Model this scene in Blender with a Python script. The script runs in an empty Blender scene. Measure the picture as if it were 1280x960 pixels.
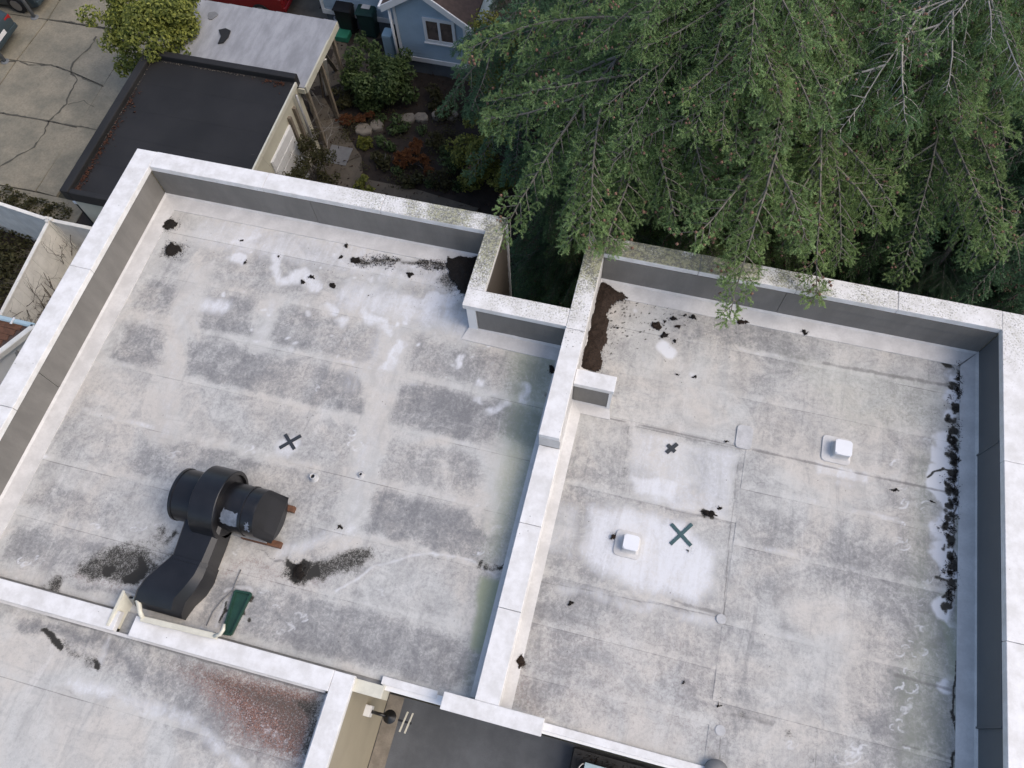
import bpy, bmesh, math, random
import numpy as np
from mathutils import Vector, Matrix

C = bpy.context.scene.collection
SC = bpy.context.scene
# ------------------------------------------------------------------ camera
F = 962.33                      # focal length in pixels of a 1280 wide frame
R = np.array([[0.9691930, 0.2446074, -0.0288470],
              [0.2102925, -0.8827731, -0.4201056],
              [-0.1282263, 0.4010971, -0.9070166]])
HC = 11.0                       # drone height above the roof deck (z = 0)
cam = bpy.data.cameras.new('camera')
cam.sensor_width = 36.0
cam.lens = 36.0 * F / 1280.0
cam.clip_start = 0.1
cam.clip_end = 2000
co = bpy.data.objects.new('camera', cam)
C.objects.link(co)
m = Matrix(((R[0, 0], -R[1, 0], -R[2, 0], 0), (R[0, 1], -R[1, 1], -R[2, 1], 0),
            (R[0, 2], -R[1, 2], -R[2, 2], HC), (0, 0, 0, 1)))
co.matrix_world = m
SC.camera = co

# ------------------------------------------------------------------ light
SUN_AZ = math.radians(94)       # clockwise from +Y
SUN_EL = math.radians(50)
w = bpy.data.worlds.new('World')
SC.world = w
w.use_nodes = True
wn = w.node_tree
bg = wn.nodes['Background']
sky = wn.nodes.new('ShaderNodeTexSky')
sky.sky_type = 'NISHITA'
sky.sun_disc = False
sky.sun_elevation = SUN_EL
sky.sun_rotation = SUN_AZ
sky.altitude = 100
sky.air_density = 1.0
sky.dust_density = 3.5
sky.ozone_density = 1.0
wn.links.new(sky.outputs[0], bg.inputs[0])
bg.inputs[1].default_value = 0.15
sl = bpy.data.lights.new('sun', 'SUN')
sl.energy = 0.8
sl.angle = math.radians(42)
sl.color = (1.0, 0.88, 0.74)
so = bpy.data.objects.new('sun', sl)
C.objects.link(so)
sd = Vector((math.sin(SUN_AZ) * math.cos(SUN_EL), math.cos(SUN_AZ) * math.cos(SUN_EL), math.sin(SUN_EL)))
so.rotation_euler = sd.to_track_quat('Z', 'Y').to_euler()
SC.view_settings.view_transform = 'Standard'
SC.view_settings.look = 'None'
SC.view_settings.exposure = 0.62
SC.view_settings.gamma = 1.0

rng = np.random.default_rng(7)
random.seed(7)

# ------------------------------------------------------------------ helpers
def at(px, py, z=0.0):
    """world point at height z seen at photograph pixel px, py"""
    d = R.T @ np.array([(px - 640) / F, (py - 480) / F, 1.0])
    q = d * (z - HC) / d[2]
    return np.array([q[0], q[1], z])

def tag(o, label=None, cat=None, group=None, kind=None):
    if label: o['label'] = label
    if cat: o['category'] = cat
    if group: o['group'] = group
    if kind: o['kind'] = kind
    return o

def empty(name, loc=(0, 0, 0)):
    o = bpy.data.objects.new(name, None)
    o.empty_display_size = 0.2
    o.location = loc
    C.objects.link(o)
    return o

def wloc(o):
    v = Vector(o.location)
    while o.parent:
        o = o.parent
        v = v + Vector(o.location)
    return v

def link(name, me, parent=None, smooth=False):
    o = bpy.data.objects.new(name, me)
    C.objects.link(o)
    if parent is not None:
        o.parent = parent
        o.location = -wloc(parent)
    if smooth:
        for p in me.polygons: p.use_smooth = True
    return o

def mesh(name, verts, faces, mat, parent=None, smooth=False):
    me = bpy.data.meshes.new(name)
    me.from_pydata([tuple(map(float, v)) for v in verts], [], faces)
    me.materials.append(mat)
    me.validate()
    return link(name, me, parent, smooth)

def bmobj(name, bm, mat, parent=None, smooth=False):
    me = bpy.data.meshes.new(name)
    bmesh.ops.recalc_face_normals(bm, faces=bm.faces)
    bm.to_mesh(me)
    bm.free()
    me.materials.append(mat)
    return link(name, me, parent, smooth)

def add_box(bm, x0, x1, y0, y1, z0, z1):
    vs = [bm.verts.new((x, y, z)) for z in (z0, z1) for x, y in ((x0, y0), (x1, y0), (x1, y1), (x0, y1))]
    for f in ((0, 3, 2, 1), (4, 5, 6, 7), (0, 1, 5, 4), (1, 2, 6, 5), (2, 3, 7, 6), (3, 0, 4, 7)):
        bm.faces.new([vs[i] for i in f])
    return vs

def box(name, x0, x1, y0, y1, z0, z1, mat, parent=None, bev=0.0):
    bm = bmesh.new()
    add_box(bm, x0, x1, y0, y1, z0, z1)
    if bev:
        bmesh.ops.bevel(bm, geom=list(bm.edges), offset=bev, segments=2, affect='EDGES', profile=0.6)
    return bmobj(name, bm, mat, parent)

def hexa(name, p, mat, parent=None, bev=0.0):
    """eight corners: bottom four then top four, both the same way round"""
    bm = bmesh.new()
    vs = [bm.verts.new(tuple(map(float, q))) for q in p]
    for f in ((0, 3, 2, 1), (4, 5, 6, 7), (0, 1, 5, 4), (1, 2, 6, 5), (2, 3, 7, 6), (3, 0, 4, 7)):
        bm.faces.new([vs[i] for i in f])
    if bev:
        bmesh.ops.bevel(bm, geom=list(bm.edges), offset=bev, segments=2, affect='EDGES')
    return bmobj(name, bm, mat, parent)

def prism(name, poly, z0, z1, mat, parent=None, bev=0.0):
    bm = bmesh.new()
    b = [bm.verts.new((float(x), float(y), z0)) for x, y in poly]
    t = [bm.verts.new((float(x), float(y), z1)) for x, y in poly]
    n = len(poly)
    bm.faces.new(b[::-1]); top = bm.faces.new(t)
    for i in range(n):
        bm.faces.new((b[i], b[(i + 1) % n], t[(i + 1) % n], t[i]))
    if bev:
        bmesh.ops.bevel(bm, geom=list(top.edges), offset=bev, segments=2, affect='EDGES')
    return bmobj(name, bm, mat, parent)

def add_beam(bm, a, b, wd, hg, up=(0, 0, 1)):
    a = Vector(a); b = Vector(b); d = (b - a).normalized()
    u = Vector(up)
    s = d.cross(u)
    if s.length < 1e-4: s = d.cross(Vector((0, 1, 0)))
    s.normalize(); t = s.cross(d)
    vs = []
    for p in (a, b):
        for i, j in ((-1, -1), (1, -1), (1, 1), (-1, 1)):
            vs.append(bm.verts.new(p + s * (i * wd / 2) + t * (j * hg / 2)))
    for f in ((0, 3, 2, 1), (4, 5, 6, 7), (0, 1, 5, 4), (1, 2, 6, 5), (2, 3, 7, 6), (3, 0, 4, 7)):
        bm.faces.new([vs[i] for i in f])

def beam(name, a, b, wd, hg, mat, parent=None, up=(0, 0, 1), bev=0.0):
    bm = bmesh.new()
    add_beam(bm, a, b, wd, hg, up)
    if bev: bmesh.ops.bevel(bm, geom=list(bm.edges), offset=bev, segments=2, affect='EDGES')
    return bmobj(name, bm, mat, parent)

def tube_data(pts, rad, k=6, cap=True):
    """vertices and faces of a tube along pts, radius per point"""
    pts = [Vector(p) for p in pts]
    if not hasattr(rad, '__len__'): rad = [rad] * len(pts)
    V = []; Fc = []
    prev = None
    for i, p in enumerate(pts):
        d = (pts[min(i + 1, len(pts) - 1)] - pts[max(i - 1, 0)]).normalized()
        if prev is None:
            a = d.orthogonal().normalized()
        else:
            a = (prev - d * prev.dot(d))
            a = a.normalized() if a.length > 1e-5 else d.orthogonal().normalized()
        prev = a
        b = d.cross(a)
        for j in range(k):
            t = 2 * math.pi * j / k
            V.append(tuple(p + (a * math.cos(t) + b * math.sin(t)) * rad[i]))
    for i in range(len(pts) - 1):
        for j in range(k):
            Fc.append((i * k + j, i * k + (j + 1) % k, (i + 1) * k + (j + 1) % k, (i + 1) * k + j))
    if cap:
        Fc.append(tuple(range(k))[::-1]); Fc.append(tuple(range((len(pts) - 1) * k, len(pts) * k)))
    return V, Fc

class Acc:
    """collects shapes into one mesh"""
    def __init__(s): s.V = []; s.F = []
    def add(s, V, Fc):
        n = len(s.V); s.V += list(V); s.F += [tuple(i + n for i in f) for f in Fc]
    def tube(s, pts, rad, k=6): s.add(*tube_data(pts, rad, k))
    def build(s, name, mat, parent=None, smooth=False): return mesh(name, s.V, s.F, mat, parent, smooth)

def tube(name, pts, rad, mat, parent=None, k=10, smooth=True):
    V, Fc = tube_data(pts, rad, k)
    return mesh(name, V, Fc, mat, parent, smooth)

def tri_mesh(name, V, T, mats, mi=None, attr=None):
    """fast triangle mesh from arrays"""
    me = bpy.data.meshes.new(name)
    me.vertices.add(len(V)); me.vertices.foreach_set('co', V.astype(np.float32).ravel())
    nt = len(T); k = T.shape[1]
    me.loops.add(nt * k); me.loops.foreach_set('vertex_index', T.astype(np.int32).ravel())
    me.polygons.add(nt); me.polygons.foreach_set('loop_start', np.arange(0, nt * k, k, dtype=np.int32))
    me.polygons.foreach_set('loop_total', np.full(nt, k, np.int32))
    for mt in mats: me.materials.append(mt)
    if mi is not None: me.polygons.foreach_set('material_index', mi.astype(np.int32))
    if attr:
        for an, av in attr.items():
            a = me.attributes.new(an, 'FLOAT', 'POINT')
            a.data.foreach_set('value', av.astype(np.float32))
    me.update(calc_edges=True)
    return me

def copy_tree(o, parent=None):
    c = o.copy(); C.objects.link(c)
    if parent is not None: c.parent = parent
    for ch in list(o.children): copy_tree(ch, c)
    return c

# ------------------------------------------------------------------ value noise (numpy)
_tab = rng.random((256, 256))
def vnoise(x, y):
    xi = np.floor(x).astype(int); yi = np.floor(y).astype(int)
    fx = x - xi; fy = y - yi
    fx = fx * fx * (3 - 2 * fx); fy = fy * fy * (3 - 2 * fy)
    g = lambda i, j: _tab[i % 256, j % 256]
    return (g(xi, yi) * (1 - fx) + g(xi + 1, yi) * fx) * (1 - fy) + (g(xi, yi + 1) * (1 - fx) + g(xi + 1, yi + 1) * fx) * fy
def fbm(x, y, o=4):
    s = 0; a = 0.5; t = 0
    for i in range(o):
        s = s + a * vnoise(x * 2 ** i + 17.3 * i, y * 2 ** i + 9.1 * i); t += a; a *= 0.55
    return s / t
def sstep(a, b, x):
    t = np.clip((x - a) / (b - a), 0, 1)
    return t * t * (3 - 2 * t)

# ------------------------------------------------------------------ materials
def nmat(name):
    mt = bpy.data.materials.new(name); mt.use_nodes = True
    nt = mt.node_tree
    return mt, nt, nt.nodes['Principled BSDF']

def N(nt, typ, **kw):
    n = nt.nodes.new(typ)
    for k, v in kw.items(): setattr(n, k, v)
    return n

def setin(nt, sock, val):
    if isinstance(val, bpy.types.NodeSocket): nt.links.new(val, sock)
    else: sock.default_value = val

def mth(nt, op, a, b=0.0, clamp=False):
    n = N(nt, 'ShaderNodeMath', operation=op); n.use_clamp = clamp
    setin(nt, n.inputs[0], a); setin(nt, n.inputs[1], b)
    return n.outputs[0]

def rampf(nt, x, a, b):
    n = N(nt, 'ShaderNodeMapRange', interpolation_type='SMOOTHSTEP')
    setin(nt, n.inputs[0], x); n.inputs[1].default_value = a; n.inputs[2].default_value = b
    return n.outputs[0]

def mixc(nt, f, a, b, mode='MIX'):
    n = N(nt, 'ShaderNodeMix', data_type='RGBA', blend_type=mode)
    setin(nt, n.inputs[0], f)
    for s, v in ((n.inputs[6], a), (n.inputs[7], b)):
        if isinstance(v, bpy.types.NodeSocket): nt.links.new(v, s)
        else: s.default_value = (*v, 1)
    return n.outputs[2]

def pos(nt, scale=(1, 1, 1), obj=False):
    if obj:
        o = N(nt, 'ShaderNodeTexCoord').outputs['Object']
    else:
        o = N(nt, 'ShaderNodeNewGeometry').outputs['Position']
    mp = N(nt, 'ShaderNodeMapping'); mp.inputs['Scale'].default_value = scale
    nt.links.new(o, mp.inputs[0])
    return mp.outputs[0]

def noise(nt, scale, detail=4, rough=0.6, vec=None):
    n = N(nt, 'ShaderNodeTexNoise')
    n.inputs['Scale'].default_value = scale; n.inputs['Detail'].default_value = detail
    n.inputs['Roughness'].default_value = rough
    nt.links.new(vec if vec is not None else pos(nt), n.inputs['Vector'])
    return n.outputs['Fac']

def bump(nt, bs, h, strength=0.3, dist=0.01):
    b = N(nt, 'ShaderNodeBump'); b.inputs['Strength'].default_value = strength
    b.inputs['Distance'].default_value = dist
    nt.links.new(h, b.inputs['Height']); nt.links.new(b.outputs[0], bs.inputs['Normal'])

def attrf(nt, name):
    a = N(nt, 'ShaderNodeAttribute'); a.attribute_name = name
    return a.outputs['Fac']

def simple(name, col, var=0.25, scale=8, rough=0.7, dark=None, stretch=(1, 1, 1), bmp=0.15, metal=0.0, fine=60):
    mt, nt, bs = nmat(name)
    v = pos(nt, stretch)
    n1 = noise(nt, scale, 5, 0.65, v); n2 = noise(nt, fine, 3, 0.6, v)
    f = rampf(nt, n1, 0.3, 0.7)
    c2 = dark if dark else tuple(c * (1 - var) for c in col)
    c = mixc(nt, f, c2, col)
    c = mixc(nt, mth(nt, 'MULTIPLY', rampf(nt, n2, 0.35, 0.75), 0.35), c, tuple(x * (1 - var * 1.2) for x in col))
    nt.links.new(c, bs.inputs['Base Color'])
    bs.inputs['Roughness'].default_value = rough; bs.inputs['Metallic'].default_value = metal
    if bmp: bump(nt, bs, n2, bmp, 0.01)
    return mt

def make_membrane(name, light=(0.50, 0.490, 0.472), grey=(0.165, 0.166, 0.170)):
    mt, nt, bs = nmat(name)
    g = attrf(nt, 'grey'); wt = attrf(nt, 'white'); st = attrf(nt, 'soot'); gr = attrf(nt, 'green'); br = attrf(nt, 'brown'); ln = attrf(nt, 'line')
    def dn(scale, detail, rough, dist, vec=None):
        n = N(nt, 'ShaderNodeTexNoise'); n.inputs['Scale'].default_value = scale; n.inputs['Detail'].default_value = detail
        n.inputs['Roughness'].default_value = rough; n.inputs['Distortion'].default_value = dist
        nt.links.new(vec if vec is not None else pos(nt), n.inputs['Vector']); return n.outputs['Fac']
    n_f = noise(nt, 62, 4, 0.8); n_m = dn(20, 6, 0.75, 0.6); n_l = dn(2.6, 7, 0.68, 1.2)
    n_b = dn(0.75, 6, 0.62, 0.8)
    n_s = dn(5, 7, 0.75, 0.7, pos(nt, (1.0, 0.16, 1))); n_t = dn(5, 7, 0.75, 0.7, pos(nt, (0.16, 1.0, 1)))
    warm = mixc(nt, rampf(nt, n_b, 0.36, 0.62), tuple(c * k for c, k in zip(light, (1.02, 0.985, 0.93))), tuple(c * k for c, k in zip(light, (0.98, 1.0, 0.995))))
    base = mixc(nt, mth(nt, 'MULTIPLY', rampf(nt, n_l, 0.40, 0.66), 0.32), warm, tuple(c * 0.58 for c in light))
    base = mixc(nt, mth(nt, 'MULTIPLY', rampf(nt, n_s, 0.52, 0.72), 0.55), base, tuple(c * 0.60 for c in light))
    base = mixc(nt, mth(nt, 'MULTIPLY', rampf(nt, n_t, 0.54, 0.72), 0.40), base, tuple(c * 0.62 for c in light))
    base = mixc(nt, mth(nt, 'MULTIPLY', rampf(nt, mth(nt, 'SUBTRACT', 1.0, n_s), 0.54, 0.74), 0.55), base, tuple(min(1, c * 1.22) for c in light))
    base = mixc(nt, mth(nt, 'MULTIPLY', rampf(nt, mth(nt, 'ADD', mth(nt, 'MULTIPLY', n_f, 0.55), mth(nt, 'MULTIPLY', n_m, 0.45)), 0.46, 0.68), 0.38), base, tuple(c * 0.5 for c in light))
    sp = mth(nt, 'ADD', g, mth(nt, 'MULTIPLY', mth(nt, 'SUBTRACT', n_m, 0.5), 1.1))
    sp = mth(nt, 'ADD', sp, mth(nt, 'MULTIPLY', mth(nt, 'SUBTRACT', n_f, 0.5), 0.5))
    sp = mth(nt, 'ADD', sp, mth(nt, 'MULTIPLY', mth(nt, 'SUBTRACT', n_s, 0.5), 0.45))
    sp = mth(nt, 'ADD', sp, mth(nt, 'MULTIPLY', mth(nt, 'SUBTRACT', n_l, 0.5), 0.75))
    sp = mth(nt, 'ADD', sp, mth(nt, 'MULTIPLY', mth(nt, 'SUBTRACT', n_b, 0.5), 0.45))
    gf = mth(nt, 'MULTIPLY', rampf(nt, sp, 0.10, 0.95), mth(nt, 'MULTIPLY', g, 2.0, True))
    c = mixc(nt, gf, base, mixc(nt, rampf(nt, n_f, 0.4, 0.62), tuple(x * 0.85 for x in grey), tuple(x * 1.25 for x in grey)))
    tint = mixc(nt, n_m, (0.17, 0.20, 0.09), (0.36, 0.40, 0.30))
    c = mixc(nt, mth(nt, 'MULTIPLY', gr, rampf(nt, mth(nt, 'ADD', n_m, mth(nt, 'MULTIPLY', gr, 0.4)), 0.35, 0.8)), c, tint)
    c = mixc(nt, mth(nt, 'MULTIPLY', br, rampf(nt, mth(nt, 'ADD', mth(nt, 'ADD', mth(nt, 'MULTIPLY', n_m, 0.5), mth(nt, 'MULTIPLY', n_f, 0.5)), mth(nt, 'MULTIPLY', br, 0.14)), 0.50, 0.68)), c, mixc(nt, rampf(nt, n_f, 0.42, 0.6), (0.04, 0.022, 0.019), (0.25, 0.125, 0.09)))
    c = mixc(nt, mth(nt, 'MULTIPLY', mth(nt, 'MULTIPLY', br, 0.75, True), rampf(nt, mth(nt, 'ADD', mth(nt, 'MULTIPLY', noise(nt, 45, 4, 0.8), 0.6), mth(nt, 'MULTIPLY', n_m, 0.4)), 0.50, 0.62)), c, (0.46, 0.44, 0.44))
    wv = mth(nt, 'ADD', wt, mth(nt, 'MULTIPLY', mth(nt, 'SUBTRACT', n_m, 0.5), 0.7))
    c = mixc(nt, mth(nt, 'MULTIPLY', rampf(nt, mth(nt, 'ADD', wv, mth(nt, 'MULTIPLY', mth(nt, 'SUBTRACT', n_s, 0.5), 0.8)), 0.2, 0.75), 0.88), c, (0.66, 0.67, 0.69))
    lv = mth(nt, 'ADD', ln, mth(nt, 'MULTIPLY', mth(nt, 'SUBTRACT', n_l, 0.5), 1.2))
    c = mixc(nt, mth(nt, 'MULTIPLY', rampf(nt, lv, 0.35, 0.9), 0.6), c, (0.13, 0.125, 0.12))
    sv = mth(nt, 'ADD', st, mth(nt, 'MULTIPLY', mth(nt, 'SUBTRACT', n_f, 0.5), 1.3))
    sv = mth(nt, 'ADD', sv, mth(nt, 'MULTIPLY', mth(nt, 'SUBTRACT', n_m, 0.5), 0.6))
    c = mixc(nt, mth(nt, 'MULTIPLY', rampf(nt, mth(nt, 'ADD', st, mth(nt, 'MULTIPLY', mth(nt, 'SUBTRACT', n_m, 0.5), 0.8)), 0.1, 0.8), rampf(nt, st, 0.0, 0.5)), c, (0.10, 0.092, 0.075))
    c = mixc(nt, mth(nt, 'MULTIPLY', rampf(nt, sv, 0.34, 0.66), rampf(nt, st, 0.02, 0.2)), c, (0.022, 0.02, 0.016))
    # loose specks
    vo = N(nt, 'ShaderNodeTexVoronoi'); vo.inputs['Scale'].default_value = 5.0
    nt.links.new(pos(nt), vo.inputs['Vector'])
    spk = mth(nt, 'MULTIPLY', mth(nt, 'LESS_THAN', vo.outputs['Distance'], 0.045), mth(nt, 'GREATER_THAN', noise(nt, 1.3, 2), 0.5))
    c = mixc(nt, mth(nt, 'MULTIPLY', spk, 0.6), c, (0.07, 0.06, 0.05))
    nt.links.new(c, bs.inputs['Base Color'])
    bs.inputs['Roughness'].default_value = 0.75
    hgt = mth(nt, 'ADD', mth(nt, 'MULTIPLY', n_m, 0.5), n_l)
    bump(nt, bs, hgt, 0.25, 0.02)
    return mt

M = {}
M['membrane'] = make_membrane('membrane')
M['flash'] = simple('flashing', (0.60, 0.59, 0.575), 0.22, 3, 0.6, bmp=0.1, fine=30)
M['deck'] = simple('deck', (0.3, 0.3, 0.3))
M['siding'] = simple('siding', (0.180, 0.172, 0.158), 0.24, 2.5, 0.65, stretch=(1.6, 1.6, 0.5), bmp=0.05)
M['siding_tree_shade'] = simple('siding_tree_shade', (0.085, 0.072, 0.06), 0.15, 1.5, 0.7)  # outer notch siding with the shade of the trees put into its colour
M['patch'] = simple('patch_membrane', (0.50, 0.50, 0.50), 0.25, 9, 0.7, fine=50)
M['siding_shade_face'] = simple('siding_shade_face', (0.10, 0.11, 0.118), 0.12, 1.5, 0.6, bmp=0.05)  # right parapet siding, darkened in colour for facing away from the sun
M['tan'] = simple('tan_wall', (0.33, 0.295, 0.22), 0.12, 1.2, 0.8)
M['trim'] = simple('trim', (0.74, 0.74, 0.73), 0.08, 2, 0.5, bmp=0.04)
M['cream'] = simple('cream', (0.62, 0.60, 0.50), 0.15, 6, 0.5)
M['galv'] = simple('galvanised', (0.40, 0.40, 0.39), 0.3, 14, 0.5, metal=0.3)
M['black'] = simple('black_duct', (0.013, 0.013, 0.015), 0.5, 3, 0.33, bmp=0.05)
M['wood'] = simple('wood', (0.16, 0.07, 0.035), 0.5, 12, 0.8)
M['timber'] = simple('timber', (0.24, 0.20, 0.15), 0.4, 12, 0.8)
M['green_plastic'] = simple('green_plastic', (0.012, 0.055, 0.035), 0.3, 6, 0.45)
M['tape'] = simple('tape', (0.03, 0.035, 0.042), 0.25, 20, 0.6, bmp=0)
M['tape_teal'] = simple('tape_teal', (0.035, 0.09, 0.10), 0.25, 20, 0.6, bmp=0)
M['litter'] = simple('litter', (0.022, 0.016, 0.012), 0.75, 70, 0.95, fine=160)
M['litter_brown'] = simple('litter_brown', (0.055, 0.033, 0.021), 0.8, 70, 0.95, fine=160)
M['vent'] = simple('vent_white', (0.72, 0.73, 0.75), 0.06, 4, 0.5, bmp=0.03)
M['grey_metal'] = simple('grey_metal', (0.18, 0.18, 0.18), 0.2, 8, 0.5)
M['dark_roof'] = simple('dark_roof', (0.0155, 0.0145, 0.0145), 0.55, 0.7, 0.75, bmp=0.15)
M['court'] = simple('court', (0.115, 0.125, 0.14), 0.35, 1.6, 0.75)
M['rust'] = simple('rust', (0.11, 0.04, 0.02), 0.6, 10, 0.9)
M['sheet_metal'] = simple('sheet_metal', (0.34, 0.345, 0.36), 0.35, 1.4, 0.55, stretch=(2.2, 0.7, 1))
M['concrete'] = simple('concrete', (0.25, 0.222, 0.165), 0.55, 1.1, 0.9, dark=(0.15, 0.142, 0.11), fine=18)
M['crack'] = simple('crack', (0.075, 0.07, 0.056), 0.3, 8, 0.95)
M['path'] = simple('path', (0.12, 0.10, 0.075), 0.35, 2, 0.9)
M['soil'] = simple('soil', (0.035, 0.026, 0.020), 0.5, 3, 0.95, fine=20)
M['ground'] = simple('ground', (0.045, 0.045, 0.03), 0.5, 0.4, 0.95, fine=6)
M['garage_wall'] = simple('garage_wall', (0.52, 0.50, 0.40), 0.12, 2, 0.8)
M['blue'] = simple('blue_siding', (0.34, 0.44, 0.52), 0.12, 2, 0.6)
M['found'] = simple('foundation', (0.13, 0.145, 0.16), 0.2, 3, 0.9)
M['shingle'] = simple('shingle', (0.09, 0.06, 0.05), 0.4, 8, 0.9)
M['fence'] = simple('fence_board', (0.78, 0.76, 0.70), 0.2, 3, 0.7)
M['stone'] = simple('stone', (0.26, 0.23, 0.19), 0.35, 6, 0.9)
M['bin'] = simple('bin', (0.012, 0.045, 0.04), 0.3, 5, 0.5)
M['bin_black'] = simple('bin_black', (0.012, 0.012, 0.013), 0.3, 5, 0.5)
M['label_white'] = simple('label_white', (0.6, 0.6, 0.6), 0.1)
M['car_dark'] = simple('car_dark', (0.03, 0.045, 0.052), 0.1, 3, 0.3, bmp=0)
M['car_red'] = simple('car_red', (0.20, 0.012, 0.015), 0.1, 3, 0.25, bmp=0)
M['glass'] = simple('glass', (0.03, 0.032, 0.035), 0.2, 3, 0.1, bmp=0)
M['tyre'] = simple('tyre', (0.015, 0.015, 0.015), 0.2, 8, 0.9)
M['rim'] = simple('rim', (0.35, 0.35, 0.36), 0.1, 8, 0.35, metal=0.8)
M['lamp_red'] = simple('lamp_red', (0.25, 0.01, 0.01), 0.1, 8, 0.3)
M['post'] = simple('post', (0.16, 0.17, 0.18), 0.2, 6, 0.5)
M['window'] = simple('window_pane', (0.16, 0.12, 0.10), 0.5, 3, 0.25, bmp=0)
M['bark'] = simple('bark', (0.16, 0.145, 0.13), 0.4, 10, 0.95)
M['bare'] = simple('bare_limb', (0.33, 0.31, 0.28), 0.35, 10, 0.9)
M['twig'] = simple('twig', (0.12, 0.10, 0.075), 0.4, 10, 0.9)
M['plastic_blue'] = simple('pale_blue', (0.42, 0.55, 0.60), 0.08, 4, 0.4)
M['plastic_green'] = simple('green_lid', (0.03, 0.20, 0.12), 0.2, 6, 0.5)

def make_coping():
    mt, nt, bs = nmat('coping')
    geo = N(nt, 'ShaderNodeNewGeometry')
    sx = N(nt, 'ShaderNodeSeparateXYZ'); nt.links.new(geo.outputs['Position'], sx.inputs[0])
    sn = N(nt, 'ShaderNodeSeparateXYZ'); nt.links.new(geo.outputs['Normal'], sn.inputs[0])
    n1 = noise(nt, 4, 5, 0.7); n2 = noise(nt, 38, 4, 0.75); n3 = noise(nt, 1.2, 3, 0.6)
    c = mixc(nt, rampf(nt, n1, 0.3, 0.7), (0.58, 0.57, 0.55), (0.73, 0.725, 0.72))
    # lichen grows where the firs overhang the copings
    a = mth(nt, 'MULTIPLY', rampf(nt, sx.outputs[1], 4.6, 7.2), rampf(nt, sx.outputs[0], -7.0, -2.2))
    fade = mth(nt, 'SUBTRACT', 1.0, mth(nt, 'MULTIPLY', rampf(nt, sx.outputs[0], 1.5, 4.2), 0.55))
    a = mth(nt, 'MULTIPLY', mth(nt, 'MULTIPLY', a, fade), rampf(nt, sn.outputs[2], 0.5, 0.9))
    a = mth(nt, 'MULTIPLY', a, rampf(nt, n3, 0.2, 0.55))
    l = mth(nt, 'ADD', mth(nt, 'MULTIPLY', a, 0.74), mth(nt, 'MULTIPLY', mth(nt, 'SUBTRACT', n2, 0.5), 1.7))
    lf = mth(nt, 'MULTIPLY', rampf(nt, l, 0.25, 0.7), rampf(nt, a, 0.02, 0.3))
    lc = mixc(nt, rampf(nt, noise(nt, 20, 3), 0.4, 0.62), (0.10, 0.10, 0.07), (0.27, 0.27, 0.15))
    c = mixc(nt, mth(nt, 'MULTIPLY', lf, 0.9), c, lc)
    # thin scattered dirt everywhere
    d = mth(nt, 'MULTIPLY', rampf(nt, noise(nt, 14, 5, 0.8), 0.62, 0.74), 0.35)
    c = mixc(nt, d, c, (0.33, 0.30, 0.26))
    vo = N(nt, 'ShaderNodeTexVoronoi'); vo.inputs['Scale'].default_value = 9.0
    nt.links.new(pos(nt), vo.inputs['Vector'])
    spk = mth(nt, 'MULTIPLY', mth(nt, 'LESS_THAN', vo.outputs['Distance'], 0.07), mth(nt, 'GREATER_THAN', noise(nt, 2.2, 3), 0.58))
    c = mixc(nt, mth(nt, 'MULTIPLY', spk, 0.6), c, (0.06, 0.055, 0.05))
    nt.links.new(c, bs.inputs['Base Color']); bs.inputs['Roughness'].default_value = 0.55
    bump(nt, bs, n2, 0.08, 0.01)
    return mt
M['coping'] = make_coping()

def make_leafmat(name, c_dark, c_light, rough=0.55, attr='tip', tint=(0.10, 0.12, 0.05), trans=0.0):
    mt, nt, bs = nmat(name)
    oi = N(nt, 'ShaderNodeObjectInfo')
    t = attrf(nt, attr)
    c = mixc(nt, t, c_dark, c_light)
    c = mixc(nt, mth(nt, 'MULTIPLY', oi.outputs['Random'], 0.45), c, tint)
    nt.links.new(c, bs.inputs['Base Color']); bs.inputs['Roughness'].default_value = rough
    bs.inputs['Specular IOR Level'].default_value = 0.3
    tr = N(nt, 'ShaderNodeBsdfTranslucent'); nt.links.new(c, tr.inputs['Color'])
    mx = N(nt, 'ShaderNodeMixShader'); mx.inputs[0].default_value = 0.48
    nt.links.new(bs.outputs[0], mx.inputs[1]); nt.links.new(tr.outputs[0], mx.inputs[2])
    nt.links.new(mx.outputs[0], nt.nodes['Material Output'].inputs[0])
    return mt
M['needle'] = make_leafmat('needle', (0.054, 0.125, 0.050), (0.28, 0.45, 0.22), 0.6, tint=(0.16, 0.22, 0.07))
M['needle_sunlit'] = make_leafmat('needle_sunlit', (0.075, 0.15, 0.052), (0.42, 0.58, 0.27), 0.6, tint=(0.24, 0.31, 0.09))  # same fir needles with sunlight put into the colour
M['needle_dark'] = make_leafmat('needle_dark', (0.050, 0.120, 0.064), (0.24, 0.40, 0.22), 0.6, tint=(0.07, 0.12, 0.05))
M['cone'] = simple('cone', (0.22, 0.125, 0.085), 0.3, 30, 0.8)
M['laurel'] = make_leafmat('laurel', (0.040, 0.070, 0.018), (0.38, 0.40, 0.09), 0.45, tint=(0.22, 0.23, 0.05))
M['rhodo'] = make_leafmat('rhodo', (0.03, 0.06, 0.02), (0.17, 0.24, 0.085), 0.45, tint=(0.05, 0.08, 0.03))
M['yellow'] = make_leafmat('yellow_leaf', (0.06, 0.085, 0.018), (0.36, 0.36, 0.08), 0.5, tint=(0.13, 0.14, 0.03))
M['orange'] = make_leafmat('orange_leaf', (0.10, 0.035, 0.015), (0.28, 0.12, 0.04), 0.7, tint=(0.12, 0.05, 0.03))
M['olive'] = make_leafmat('olive_leaf', (0.03, 0.032, 0.012), (0.11, 0.11, 0.045), 0.6, tint=(0.06, 0.05, 0.02))

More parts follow.
